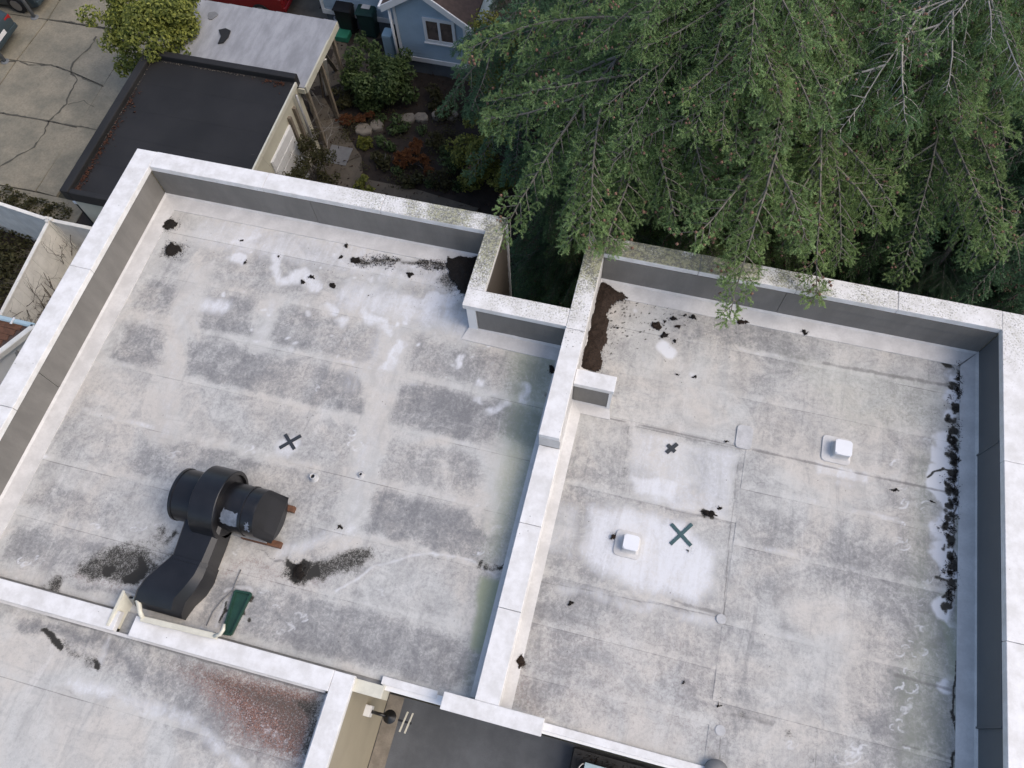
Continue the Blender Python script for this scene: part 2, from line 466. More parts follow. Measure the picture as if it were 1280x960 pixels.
# ------------------------------------------------------------------ ground and setting
GZ = -7.5
def sheet(name, x0, x1, y0, y1, z, mat, parent=None):
    return mesh(name, [(x0, y0, z), (x1, y0, z), (x1, y1, z), (x0, y1, z)], [(0, 1, 2, 3)], mat, parent)
tag(sheet('ground', -400, 400, -400, 400, GZ - 0.06, M['ground']), kind='structure')
# garden soil: a lightly uneven bed
def uneven(name, x0, x1, y0, y1, z, amp, step, mat):
    xs = np.arange(x0, x1 + step, step); ys = np.arange(y0, y1 + step, step)
    X, Y = np.meshgrid(xs, ys)
    Z = z + amp * (fbm(X * 1.7, Y * 1.7, 4) - 0.3)
    V = np.stack([X, Y, Z], -1).reshape(-1, 3)
    nx = len(xs); ny = len(ys)
    i = (np.arange(ny - 1)[:, None] * nx + np.arange(nx - 1)[None]).ravel()
    T = np.stack([i, i + 1, i + nx + 1, i + nx], 1)
    return link(name, tri_mesh(name, V, T, [mat]))
tag(uneven('garden_soil', -12.6, 16, 7.6, 24, GZ - 0.03, 0.18, 0.2, M['soil']), kind='structure')
tag(uneven('side_soil', -20, -9.0, 0.5, 10.6, GZ - 0.03, 0.15, 0.25, M['soil']), kind='structure')

# driveway of concrete slabs, joints open between them
drive = empty('driveway', (-20, 14, GZ)); tag(drive, kind='structure')
def pp(*a, z=GZ): return [at(x, y, z)[:2] for x, y in a]
def slab(poly_px, dz=0.0):
    P_ = np.array(pp(*poly_px)); c = P_.mean(0)
    d = P_ - c
    P_ = c + d * (1 - 0.028 / np.linalg.norm(d, axis=1))[:, None]
    return prism('slab', P_, GZ - 0.1, GZ + 0.02 + dz, M['concrete'], drive, 0.008)
J = {'a': (-120, 30), 'b': (60, 25), 'c': (0, 112), 'd': (-160, 105)}
slab([(60, 25), (21, 76), (-120, 58), (-70, 6)], 0.000)
slab([(75, 0), (60, 25), (-70, 6), (-50, -16), (10, -8)], 0.004)
slab([(60, 25), (118, 33), (190, 45), (205, 0), (205, -20), (90, -24)], 0.002)
slab([(60, 25), (21, 76), (65, 82), (88, 90), (130, 108), (150, 75), (190, 46)], 0.0)
slab([(21, 76), (65, 82), (88, 90), (130, 108), (98, 160), (62, 152), (-21, 138)], 0.006)
slab([(-21, 138), (62, 152), (98, 160), (45, 240), (-22, 228), (-90, 225)], 0.003)
slab([(21, 76), (-21, 138), (-150, 118), (-110, 58)], 0.0)
slab([(-21, 138), (-90, 225), (-210, 205), (-150, 118)], 0.003)
slab([(150, 75), (175, 82), (70, 247), (45, 240)], 0.002)
slab([(150, 75), (190, 46), (230, 52), (200, 90), (175, 82)], 0.002)
slab([(45, 240), (-22, 228), (-60, 262), (15, 277), (90, 290), (110, 255)], 0.002)
cr = Acc()
def ribbon(pts_px, wd, seed=0):
    rs = np.random.default_rng(seed)
    P_ = np.array(pp(*pts_px))
    Q = []
    for a, b in zip(P_[:-1], P_[1:]):
        n = max(2, int(np.linalg.norm(b - a) / 0.12))
        for t in np.arange(n) / n: Q.append(a + (b - a) * t + rs.normal(0, 0.018, 2))
    Q.append(P_[-1]); Q = np.array(Q)
    V = []; Fc = []
    for i, q in enumerate(Q):
        d = Q[min(i + 1, len(Q) - 1)] - Q[max(0, i - 1)]; d /= np.linalg.norm(d) + 1e-9
        n = np.array([-d[1], d[0]]); ww = wd * rs.uniform(0.3, 1.1) / 2
        V += [(*(q + n * ww), GZ + 0.031), (*(q - n * ww), GZ + 0.031)]
        if i: k = 2 * i; Fc.append((k - 2, k - 1, k + 1, k))
    cr.add(V, Fc)
ribbon([(0, 78), (24, 77), (36, 82), (64, 82), (88, 90), (105, 99), (130, 109)], 0.06, 1)
ribbon([(121, 46), (113, 60), (100, 71), (91, 80), (89, 90), (97, 101), (86, 122), (84, 130), (62, 152), (55, 168), (43, 185), (18, 198), (2, 208), (-15, 222)], 0.07, 2)
ribbon([(85, 130), (105, 128), (118, 134)], 0.03, 3)
ribbon([(60, 25), (118, 33)], 0.06, 4)
ribbon([(-21, 138), (62, 152), (122, 163)], 0.06, 5)
o = cr.build('crack', M['crack'], drive)

# ------------------------------------------------------------------ main building
house = empty('flat_roofed_house', (-1.5, 3.5, GZ))
tag(house, 'large flat roofed building with white membrane roofs and white capped parapets', 'building')
XL, YB, XM0, XM1, XR = -8.547, 7.067, -0.875, -0.575, 5.43
# outer walls below the roofs
prism('outer_wall', [(-8.80, -5), (-2.56, -5), (-2.56, 0.12), (-0.80, 0.12), (5.70, 0.12), (5.70, 7.33), (-0.84, 7.33), (-0.84, 5.93), (-2.30, 5.93), (-2.30, 7.33), (-8.80, 7.33)],
      GZ, -0.35, M['tan'], house)
prism('roof_deck', [(-8.80, 0.13), (5.70, 0.13), (5.70, 7.33), (-0.84, 7.33), (-0.84, 5.93), (-2.30, 5.93), (-2.30, 7.33), (-8.80, 7.33)],
      -0.35, -0.02, M['deck'], house)

def core(x0, x1, y0, y1, z0, z1):
    return box('parapet_wall', x0, x1, y0, y1, z0, z1, M['tan'], house)
def coping(x0, x1, y0, y1, z0, z1, par, n=1, axis=0):
    ps = []
    for i in range(n):
        a, b = i / n, (i + 1) / n
        g = 0.003
        if axis == 0: q = (x0 + (x1 - x0) * a + g, x0 + (x1 - x0) * b - g, y0, y1)
        else: q = (x0, x1, y0 + (y1 - y0) * a + g, y0 + (y1 - y0) * b - g)
        ps.append(box('coping', *q, z0 + 0.001 * (i % 2), z1 + 0.003 * (i % 2), M['coping'], par, 0.008))
    return ps
def boards(axis, a0, a1, face, sgn, z0, z1, nb, par, mat, splits=()):
    """horizontal siding boards on a face; sgn is the way the face looks"""
    ed = [a0] + list(splits) + [a1]
    h = (z1 - z0) / nb
    for i in range(nb):
        for s in range(len(ed) - 1):
            p0, p1 = ed[s] + 0.004, ed[s + 1] - 0.004
            zl, zh = z0 + i * h + 0.003, z0 + (i + 1) * h - 0.002
            th0 = 0.018 + 0.002 * ((i + s) % 2); th1 = 0.009
            f0, f1 = face + sgn * 0.0, face + sgn * 0.0
            b_ = face - sgn * 0.02
            lo, hi = face + sgn * (th0 - 0.012), face + sgn * (th1 - 0.012)
            if axis == 0:
                pts = [(p0, b_, zl), (p1, b_, zl), (p1, lo, zl), (p0, lo, zl), (p0, b_, zh), (p1, b_, zh), (p1, hi, zh), (p0, hi, zh)]
            else:
                pts = [(b_, p0, zl), (b_, p1, zl), (lo, p1, zl), (lo, p0, zl), (b_, p0, zh), (b_, p1, zh), (hi, p1, zh), (hi, p0, zh)]
            hexa('siding_board', pts, mat, par)
def cant(pts, par):
    """sloping base flashing: list of (wall point, deck point)"""
    V = []; Fc = []
    for i, (a, b) in enumerate(pts):
        V += [(a[0], a[1], 0.075), (a[0] * 0.85 + b[0] * 0.15, a[1] * 0.85 + b[1] * 0.15, 0.05), (b[0], b[1], 0.0215), (b[0], b[1], 0.005)]
        if i:
            k = 4 * i
            for j in range(3): Fc.append((k - 4 + j, k - 3 + j, k + 1 + j, k + j))
    o = mesh('base_flashing', V, Fc, M['flash'], par)
    return o

FW = 0.29
# left parapet
pw = core(-8.85, XL - 0.02, 0.18, 7.37, -0.35, 0.655)
coping(-8.895, -8.52, -5, 7.40, 0.655, 0.765, pw, 5, 1)
boards(1, 0.18, 7.06, XL, 1, 0.06, 0.652, 3, pw, M['siding'], (3.1,))
cant([((XL, 7.07), (XL + FW, 7.07 - FW)), ((XL, 4.0), (XL + FW, 4.0)), ((XL, 0.18), (XL + FW, 0.18))], pw)
# back parapet, left roof
pw = core(XL - 0.02, -2.27, YB + 0.02, 7.37, -0.35, 0.655)
coping(-8.52, -2.245, 7.075, 7.405, 0.655, 0.765, pw, 3, 0)
boards(0, XL + 0.02, -2.50, YB, -1, 0.06, 0.652, 3, pw, M['siding'], (-5.6,))
cant([((XL, YB), (XL + FW, YB - FW)), ((-5.0, YB), (-5, YB - FW)), ((-2.5, YB), (-2.5, YB - FW))], pw)
# return wall of the notch
pw = core(-2.48, -2.27, 5.70, YB + 0.02, -0.35, 0.655)
coping(-2.53, -2.245, 5.97, 7.075, 0.655, 0.768, pw, 1, 1)
boards(1, 5.98, 7.36, -2.262, 1, -2.5, 0.652, 12, pw, M['siding_tree_shade'])
box('corner_trim', -2.275, -2.235, 7.30, 7.365, -2.5, 0.655, M['trim'], pw)
# wall facing the roof at the notch
pw = core(-2.27, XM0, 5.70, 5.93, -0.35, 0.655)
coping(-2.53, XM0 - 0.012, 5.655, 5.97, 0.655, 0.765, pw, 1, 0)
boards(0, -2.32, XM0, 5.68, -1, 0.06, 0.652, 3, pw, M['siding'])
box('corner_trim', -2.47, -2.325, 5.66, 5.70, 0.03, 0.655, M['trim'], pw)
cant([((-2.47, 5.70), (-2.55, 5.45)), ((-1.6, 5.67), (-1.6, 5.42)), ((XM0, 5.67), (XM0, 5.42))], pw)
# middle parapet, high part and low part
pw = core(XM0 + 0.02, XM1 - 0.02, 3.87, 7.37, -0.35, 0.655)
coping(XM0 - 0.012, XM1 - 0.01, 3.85, 7.405, 0.655, 0.765, pw, 2, 1)
box('siding_board', XM0 + 0.004, XM0 + 0.03, 3.88, 5.66, 0.05, 0.65, M['flash'], pw)
box('siding_board', XM1 - 0.03, XM1 - 0.002, 3.88, 7.06, 0.05, 0.65, M['flash'], pw)
cant([((XM0, 5.42), (XM0 - 0.1, 5.42)), ((XM0, 0.3), (XM0 - 0.1, 0.3))], pw)
cant([((XM1, 7.07), (XM1 + 0.17, 7.07 - 0.17)), ((XM1, 2), (XM1 + 0.17, 2)), ((XM1, 0.25), (XM1 + 0.17, 0.25))], pw)
box('corner_trim', XM0 - 0.004, XM1 + 0.004, 3.850, 3.875, 0.36, 0.655, M['flash'], pw)
pw = core(XM0 + 0.02, XM1 - 0.02, 0.24, 3.87, -0.35, 0.27)
coping(XM0 - 0.005, XM1 + 0.015, 0.27, 3.848, 0.265, 0.36, pw, 3, 1)
box('coping', -1.285, 0.045, 0.055, 0.272, 0.262, 0.366, M['coping'], pw, 0.01)
box('end_block', -1.25, 0.01, 0.09, 0.25, -0.35, 0.262, M['trim'], pw)
# stub wall on the right roof
pw = box('parapet_wall', XM1, 0.0, 4.80, 4.98, 0.0, 0.60, M['siding'], house)
coping(XM1 - 0.008, 0.03, 4.775, 5.025, 0.60, 0.70, pw, 1, 0)
hexa('siding_board', [(-0.56, 4.79, 0.08), (-0.04, 4.79, 0.08), (-0.04, 4.81, 0.08), (-0.56, 4.81, 0.08), (-0.56, 4.784, 0.6), (-0.04, 4.784, 0.6), (-0.04, 4.81, 0.6), (-0.56, 4.81, 0.6)], M['siding'], pw)
box('corner_trim', -0.037, 0.012, 4.78, 5.0, 0.02, 0.6, M['trim'], pw)
cant([((XM1, 4.80), (XM1, 4.62)), ((0.012, 4.80), (0.06, 4.62))], pw)
# back parapet, right roof
pw = core(XM1 - 0.02, 5.72, YB + 0.02, 7.37, -0.35, 0.655)
coping(XM1 - 0.01, 5.42, 7.075, 7.405, 0.655, 0.765, pw, 4, 0)
boards(0, XM1, XR - 0.01, YB, -1, 0.06, 0.652, 3, pw, M['siding'], (2.3,))
cant([((XM1, YB), (XM1 + FW, YB - FW)), ((2, YB), (2, YB - FW)), ((XR, YB), (XR - FW, YB - FW))], pw)
# right parapet
pw = core(XR + 0.02, 5.72, 0.15, YB + 0.02, -0.35, 0.655)
coping(5.42, 5.82, 0.1, 7.405, 0.655, 0.768, pw, 3, 1)
for (a, b, dx) in ((5.30, 7.06, 0.0), (1.52, 5.30, -0.014), (0.15, 1.52, 0.004)):
    hexa('siding_board', [(XR + dx, a, 0.06), (XR + 0.03, a, 0.06), (XR + 0.03, b, 0.06), (XR + dx, b, 0.06),
                          (XR + dx, a, 0.652), (XR + 0.03, a, 0.652), (XR + 0.03, b, 0.652), (XR + dx, b, 0.652)], M['siding_shade_face'], pw)
for y in (5.30, 1.52):
    box('joint_strip', XR - 0.026, XR + 0.01, y - 0.012, y + 0.012, 0.06, 0.65, M['siding_shade_face'], pw)
cant([((XR, YB), (XR - 0.25, YB - FW)), ((XR, 3), (XR - 0.25, 3)), ((XR, 0.15), (XR - 0.25, 0.15))], pw)
# roof edge along the courtyard
pw = box('roof_edge', -2.15, -1.30, 0.10, 0.215, -0.30, 0.045, M['trim'], house)
box('coping', -2.17, -1.40, 0.16, 0.262, 0.045, 0.075, M['coping'], pw, 0.006)
pw = box('roof_edge', 0.03, 5.42, 0.10, 0.215, -0.30, 0.045, M['trim'], house)
box('coping', 0.045, 5.42, 0.135, 0.232, 0.045, 0.075, M['coping'], pw, 0.006)
# low parapet between the left roof and the lower white roof
pw = core(-8.5, -5.95, -0.05, 0.14, -0.35, 0.10)
coping(-8.5, -5.93, -0.09, 0.17, 0.09, 0.20, pw, 1, 0)
pw = core(-5.70, -2.62, -0.05, 0.14, -0.35, 0.10)
coping(-5.70, -2.79, -0.10, 0.17, 0.09, 0.205, pw, 1, 0)
coping(-2.79, -2.50, -5, 0.17, 0.09, 0.20, pw, 3, 1)
box('wall_cap', -2.50, -2.10, -0.02, 0.145, -0.35, 0.12, M['cream'], pw, 0.005)
box('lower_flashing', -8.4, -2.85, -0.13, -0.09, -0.12, 0.10, M['flash'], pw)
box('lower_flashing', -2.83, -2.79, -5, -0.13, -0.12, 0.10, M['flash'], pw)
prism('parapet_wall', [(-2.77, -5), (-2.555, -5), (-2.555, 0.118), (-2.77, 0.118)], -2.9, 0.09, M['tan'], house)
# gutter side scupper cut through the low parapet
sc_ = box('scupper', -5.93, -5.71, -0.14, 0.20, -0.02, 0.03, M['galv'], house)
hexa('scupper_cheek', [(-6.06, -0.05, 0.0), (-5.93, -0.05, 0.0), (-5.90, 0.44, 0.0), (-6.03, 0.44, 0.0),
                       (-6.05, -0.05, 0.215), (-6.01, -0.05, 0.215), (-5.97, 0.44, 0.26), (-6.01, 0.44, 0.26)], M['cream'], sc_, 0.004)
hexa('scupper_plate', [(-5.97, 0.30, 0.0), (-5.78, 0.28, 0.0), (-5.78, 0.31, 0.0), (-5.97, 0.33, 0.0),
                       (-5.97, 0.42, 0.26), (-5.78, 0.40, 0.26), (-5.78, 0.43, 0.26), (-5.97, 0.45, 0.26)], M['galv'], sc_, 0.003)
tube('scupper_hole', [(-5.865, 0.375, 0.215), (-5.865, 0.384, 0.221)], 0.032, M['black'], sc_, 12)

# ------------------------------------------------------------------ wear painted on the roof sheets as masks
def seg_d(x, y, a, b):
    a = np.asarray(a[:2]); b = np.asarray(b[:2]); d = b - a; L = d @ d + 1e-12
    t = np.clip(((x - a[0]) * d[0] + (y - a[1]) * d[1]) / L, 0, 1)
    return np.hypot(x - a[0] - t * d[0], y - a[1] - t * d[1])
def poly_sd(x, y, P_):
    P_ = np.asarray(P_)
    ins = np.zeros(x.shape, bool); dm = np.full(x.shape, 1e9)
    for i in range(len(P_)):
        a = P_[i]; b = P_[(i + 1) % len(P_)]
        dm = np.minimum(dm, seg_d(x, y, a, b))
        cnd = ((a[1] > y) != (b[1] > y)) & (x < (b[0] - a[0]) * (y - a[1]) / (b[1] - a[1] + 1e-12) + a[0])
        ins ^= cnd
    return np.where(ins, -dm, dm)

class Wear:
    def __init__(s, x, y):
        s.x, s.y = x, y
        n = 0.10
        s.wx = x + n * (fbm(x * 3.1 + 5, y * 3.1, 4) - 0.5) * 2
        s.wy = y + n * (fbm(x * 3.1, y * 3.1 + 9, 4) - 0.5) * 2
        s.g = np.zeros_like(x); s.w = np.zeros_like(x); s.s = np.zeros_like(x); s.gr = np.zeros_like(x); s.b = np.zeros_like(x); s.l = np.zeros_like(x)
    def poly(s, ch, pts, amt, soft=0.08, warp=0.5, add=False):
        P_ = np.array([at(*p)[:2] for p in pts]); warp = 0.9 if ch == 'g' else warp
        x = s.x + (s.wx - s.x) * warp; y = s.y + (s.wy - s.y) * warp
        lo = P_.min(0) - soft - 0.2; hi = P_.max(0) + soft + 0.2
        k = (x > lo[0]) & (x < hi[0]) & (y > lo[1]) & (y < hi[1])
        if not k.any(): return
        if ch == 'g': soft = soft * 2.2; amt = amt * 0.86 if amt > 0 else amt
        v = np.zeros_like(x); v[k] = amt * sstep(soft, -soft, poly_sd(x[k], y[k], P_))
        A = getattr(s, ch)
        if amt < 0 or add: setattr(s, ch, A + v)
        else: setattr(s, ch, np.maximum(A, v))
    def line(s, ch, pts, wd, amt, soft=None, warp=1.0, add=False):
        P_ = [at(*p)[:2] for p in pts]
        soft = soft or wd
        x = s.x + (s.wx - s.x) * warp; y = s.y + (s.wy - s.y) * warp
        Q = np.array(P_); lo = Q.min(0) - wd - soft - 0.2; hi = Q.max(0) + wd + soft + 0.2
        k = (x > lo[0]) & (x < hi[0]) & (y > lo[1]) & (y < hi[1])
        if not k.any(): return
        d = np.full(k.sum(), 1e9)
        for a, b in zip(P_[:-1], P_[1:]): d = np.minimum(d, seg_d(x[k], y[k], a, b))
        if len(P_) == 1: d = np.hypot(x[k] - P_[0][0], y[k] - P_[0][1])
        v = np.zeros_like(x); v[k] = amt * sstep(wd + soft, max(0, wd - soft), d)
        A = getattr(s, ch)
        if amt < 0 or add: setattr(s, ch, A + v)
        else: setattr(s, ch, np.maximum(A, v))
    def spot(s, ch, p, r, amt, soft=None, warp=1.0, asp=1.0): s.line(ch, [p], r, amt, soft, warp)
    def scuff(s, p, r, seed, n=4):
        rs = np.random.default_rng(seed)
        for i in range(n):
            a0 = rs.uniform(0, 6.3); rr = r * rs.uniform(0.35, 1.0)
            ox, oy = rs.normal(0, r * 0.4, 2)
            pts = [(p[0] + ox + rr * math.cos(a0 + t), p[1] + oy + rr * 0.7 * math.sin(a0 + t)) for t in np.linspace(0, rs.uniform(1.2, 3.5), 6)]
            s.line('w', pts, 0.012, rs.uniform(0.35, 0.6), 0.016, warp=0.15)

def left_wear(W, seams):
    x, y = W.x, W.y
    W.g = 0.30 + 0.55 * (fbm(x * 0.8 + 3, y * 0.8, 4) - 0.45)
    # worn grey fields of the sheets
    for y0, y1, x0, x1, a in ((5.46, 6.3, -8.1, -3.0, .30), (6.3, 6.85, -6.8, -2.7, .42), (4.60, 5.40, -8.1, -1.1, .48), (3.72, 4.52, -8.1, -1.2, .55), (2.84, 3.64, -5.9, -1.3, .40), (1.98, 2.76, -7.0, -1.2, .45), (1.1, 1.7, -8.2, -6.6, .45), (0.25, 1.04, -5.0, -1.2, .55)):
        e = 0.12 + 0.10 * fbm(x * 1.3, y * 1.3 + y0, 3)
        dd = np.minimum(np.minimum(W.wx - x0, x1 - W.wx), np.minimum(W.wy - y0, y1 - W.wy))
        W.g = np.maximum(W.g, a * 1.12 * sstep(-e, e, dd) * (0.80 + 0.4 * fbm(x * 0.9 + 5 * y0, y * 0.9, 4)))
    P_ = W.poly
    P_('g', [(182, 343), (238, 358), (214, 405), (150, 392)], 0.62, 0.10)
    P_('g', [(272, 366), (560, 430), (535, 478), (290, 428)], 0.50, 0.14)
    P_('g', [(345, 385), (475, 412), (455, 462), (335, 440)], 0.60, 0.12)
    P_('g', [(150, 400), (232, 418), (206, 462), (128, 455)], 0.58, 0.12)
    P_('g', [(244, 418), (470, 470), (448, 520), (238, 470)], 0.68, 0.09)
    P_('g', [(500, 418), (700, 462), (690, 508), (490, 462)], 0.60, 0.12)
    P_('g', [(492, 470), (688, 515), (672, 562), (478, 518)], 0.80, 0.08)
    P_('g', [(232, 478), (420, 530), (400, 575), (215, 530)], 0.36, 0.15)
    P_('g', [(478, 530), (642, 570), (622, 636), (462, 596)], 0.44, 0.12)
    P_('g', [(555, 552), (630, 572), (615, 628), (545, 612)], 0.62, 0.10)
    P_('g', [(222, 545), (385, 588), (372, 602), (212, 566)], 0.62, 0.05)
    P_('g', [(212, 548), (320, 575), (290, 640), (196, 610)], 0.45, 0.10)
    P_('g', [(458, 602), (618, 640), (598, 706), (438, 662)], 0.82, 0.07)
    P_('g', [(380, 590), (450, 606), (430, 660), (365, 640)], 0.48, 0.14)
    P_('g', [(60, 590), (190, 620), (170, 680), (30, 645)], 0.40, 0.18)
    P_('g', [(20, 645), (145, 676), (118, 722), (-10, 710)], 0.62, 0.08)
    P_('g', [(318, 736), (610, 808), (596, 862), (300, 795)], 0.68, 0.08)
    P_('g', [(440, 768), (520, 790), (500, 830), (425, 812)], 0.52, 0.12)
    P_('g', [(300, 255), (560, 312), (540, 330), (300, 285)], 0.34, 0.2)
    P_('g', [(200, 300), (330, 320), (310, 365), (185, 340)], 0.30, 0.2)
    # whitish tracks running down the roof and along the seams
    for a, b, wd, am in (((245, 345), (212, 470), 0.14, -0.45), ((212, 470), (205, 540), 0.12, -0.3), ((500, 400), (480, 470), 0.16, -0.5), ((486, 440), (460, 560), 0.13, -0.6),
                         ((462, 540), (428, 690), 0.13, -0.55), ((340, 380), (325, 425), 0.09, -0.35), ((628, 560), (612, 640), 0.16, -0.35)):
        W.line('g', [a, b], wd * 1.1, am * 1.5, 0.2, warp=1.5); W.line('w', [a, b], wd * .5, 0.30, 0.22, warp=1.5)
    for a, b, wd, am in (((484, 440), (462, 560), 0.04, 0.33), ((456, 560), (425, 690), 0.04, 0.30), ((246, 345), (216, 440), 0.05, 0.22), ((214, 450), (207, 540), 0.06, 0.3)):
        W.line('w', [a, b], wd, am, 0.08)
    # repainted white blots near the back
    for pts, wd in (([(290, 300), (322, 296)], 0.10), ([(292, 324), (300, 328)], 0.13), ([(352, 322), (345, 338), (358, 348), (374, 344), (392, 354)], 0.12), ([(415, 322)], 0.10),
                    ([(414, 378), (418, 388)], 0.08), ([(428, 398), (430, 403)], 0.07), ([(456, 388), (466, 400), (488, 412)], 0.09), ([(505, 334), (518, 336)], 0.09),
                    ([(505, 378), (530, 384), (560, 376), (572, 362)], 0.14), ([(464, 350)], 0.08), ([(556, 390), (560, 398)], 0.10), ([(500, 425), (495, 445), (488, 460)], 0.09),
                    ([(570, 455), (575, 450)], 0.06), ([(598, 477), (606, 480)], 0.05), ([(650, 488), (654, 500)], 0.08), ([(610, 515), (622, 512), (630, 505)], 0.04), ([(605, 500)], 0.05)):
        W.line('w', pts, wd * 1.1, 0.58, 0.11, warp=1.8)
    for pts, wd, am in (([(270, 290), (560, 345)], 0.42, 0.46), ([(440, 370), (590, 405)], 0.35, 0.48), ([(200, 300), (300, 340)], 0.35, 0.16), ([(480, 420), (440, 480)], 0.2, 0.3), ([(260, 380), (275, 384)], 0.05, 0.6)):
        W.line('w', pts, wd, am, 0.3)
    rs = np.random.default_rng(5)
    for i in range(60):
        yy = rs.uniform(300, 420); xx = rs.uniform(240, 620)
        W.spot('w', (xx, yy + (xx - 240) * 0.22), rs.uniform(0.02, 0.06), rs.uniform(0.3, 0.65), 0.04)
    for i in range(34):
        t = rs.random(); sm = seams[rs.integers(len(seams))]
        W.w = np.maximum(W.w, 0.4 * np.exp(-(((x + 8.2 - t * 7) / 0.05) ** 2 + ((y - sm - 0.03) / 0.05) ** 2)))
    for i, p in enumerate([(445, 560), (440, 545), (345, 760), (375, 770), (350, 790), (360, 780), (480, 740), (200, 660), (180, 660), (170, 658), (45, 700), (30, 705), (120, 660), (395, 480), (600, 690), (620, 660), (330, 740), (300, 690), (310, 560), (215, 570)]):
        W.scuff(p, 7, 50 + i, 4)
    # green algae by the middle wall
    W.poly('gr', [(600, 720), (632, 728), (606, 818), (586, 812)], 0.85, 0.07)
    W.poly('gr', [(586, 816), (608, 820), (592, 862), (578, 850)], 0.35, 0.10)
    W.poly('gr', [(640, 430), (705, 440), (672, 600), (630, 700), (605, 705), (625, 560)], 0.55, 0.25)
    W.line('gr', [(470, 300), (590, 330)], 0.15, 0.25, 0.2)
    # soot black puddle stains
    for p, r, a in (((135, 712), 0.12, 0.85), ((172, 716), 0.11, 0.9), ((165, 716), 0.2, 0.48), ((125, 710), 0.24, 0.5), ((150, 696), 0.15, 0.4), ((190, 705), 0.15, 0.45), ((205, 668), 0.10, 0.5), ((215, 664), 0.07, 0.7),
                    ((366, 706), 0.11, 1.0), ((370, 716), 0.12, 1.0), ((362, 698), 0.08, 0.9), ((384, 722), 0.10, 0.75), ((400, 716), 0.14, 0.6), ((420, 705), 0.17, 0.52), ((445, 696), 0.15, 0.5), ((462, 690), 0.08, 0.45),
                    ((65, 733), 0.13, 0.6), ((595, 700), 0.08, 0.7), ((605, 708), 0.08, 0.6), ((622, 716), 0.05, 0.9), ((632, 712), 0.06, 0.95), ((690, 463), 0.05, 0.7), ((684, 502), 0.05, 0.5)):
        W.spot('s', p, r * 0.9, a, r * 0.95, warp=2.0)
    for p_, r_ in (((133, 713), .09), ((168, 717), .10), ((178, 712), .07), ((367, 704), .09), ((372, 715), .10), ((388, 722), .07)): W.spot('s', p_, r_, 1.15, r_ * .9, warp=2.2)
    W.poly('s', [(100, 706), (118, 694), (150, 685), (186, 690), (214, 698), (203, 714), (165, 729), (112, 729), (98, 717)], 0.56, 0.13, warp=1.6)
    W.poly('s', [(354, 694), (366, 690), (376, 704), (395, 702), (430, 688), (466, 684), (468, 696), (432, 716), (402, 730), (368, 727), (349, 717)], 0.56, 0.10, warp=1.6)
    W.poly('s', [(185, 672), (222, 660), (230, 668), (205, 682)], 0.40, 0.07, warp=1.4)
    W.poly('s', [(582, 694), (606, 700), (634, 712), (628, 726), (604, 712)], 0.42, 0.06, warp=1.4)
    W.line('s', [(60, 728), (100, 716), (150, 690), (190, 680), (235, 690)], 0.03, 0.34, 0.12, warp=1.5); W.line('s', [(345, 712), (420, 712), (475, 690), (520, 690), (590, 700), (625, 716)], 0.02, 0.26, 0.10, warp=1.5); W.line('g', [(95, 735), (160, 742), (230, 720)], 0.06, 0.5, 0.12); W.line('g', [(345, 735), (420, 728), (475, 700)], 0.05, 0.45, 0.12)
    W.line('s', [(100, 715), (130, 690), (165, 685), (205, 695), (222, 690)], 0.05, 0.42, 0.09)
    W.line('s', [(110, 722), (150, 728), (200, 718)], 0.04, 0.38, 0.06)
    W.line('s', [(350, 718), (385, 727), (430, 716), (465, 692)], 0.03, 0.4, 0.06)
    W.line('b', [(100, 718), (150, 732), (210, 715)], 0.1, 0.45, 0.1)
    W.line('b', [(300, 712), (345, 718), (400, 728)], 0.10, 0.4, 0.12)
    W.line('b', [(280, 712), (310, 704), (340, 712)], 0.07, 0.5, 0.08)
    W.line('s', [(440, 326), (500, 326)], 0.06, 0.50, 0.07)
    W.line('s', [(505, 330), (560, 328)], 0.06, 0.50, 0.07)
    W.spot('s', (565, 350), 0.22, 0.5, 0.15)
    W.line('w', [(420, 740), (470, 706), (540, 690), (590, 700), (620, 722)], 0.02, 0.45, 0.035, warp=0.4)
    W.line('w', [(250, 580), (330, 640)], 0.25, 0.2, 0.3)
    W.line('w', [(350, 690), (440, 660)], 0.12, 0.4, 0.15)
    W.spot('w', (362, 556), 0.20, 0.5, 0.12)
    W.spot('s', (392, 594), 0.02, 0.5, 0.03)
    W.line('w', [(284, 745), (273, 785)], 0.03, 0.45, 0.06); W.line('w', [(285, 735), (315, 738)], 0.03, 0.5, 0.06); W.line('w', [(318, 742), (300, 780)], 0.04, 0.4, 0.06); W.line('s', [(284, 750), (277, 780)], 0.012, 0.8, 0.02); W.line('s', [(312, 745), (300, 775)], 0.012, 0.8, 0.025)
    for p in ((282, 765), (316, 750), (305, 768), (312, 777), (318, 745)): W.spot('s', p, 0.04, 0.75, 0.03)
    W.line('l', [(85, 485), (25, 590), (-5, 640)], 0.05, 0.42, 0.06); W.line('l', [(190, 290), (120, 410)], 0.05, 0.22, 0.08)
    # bare path of water off the fan
    W.line('l', [(320, 690), (385, 712), (420, 718)], 0.012, 0.8, 0.02)
    W.poly('g', [(305, 600), (385, 618), (350, 720), (270, 700)], 0.10, 0.15)
    W.g = W.g - 0.25 * sstep(0.5, 0.05, x - XL) - 0.18 * sstep(0.5, 0.05, YB - y)

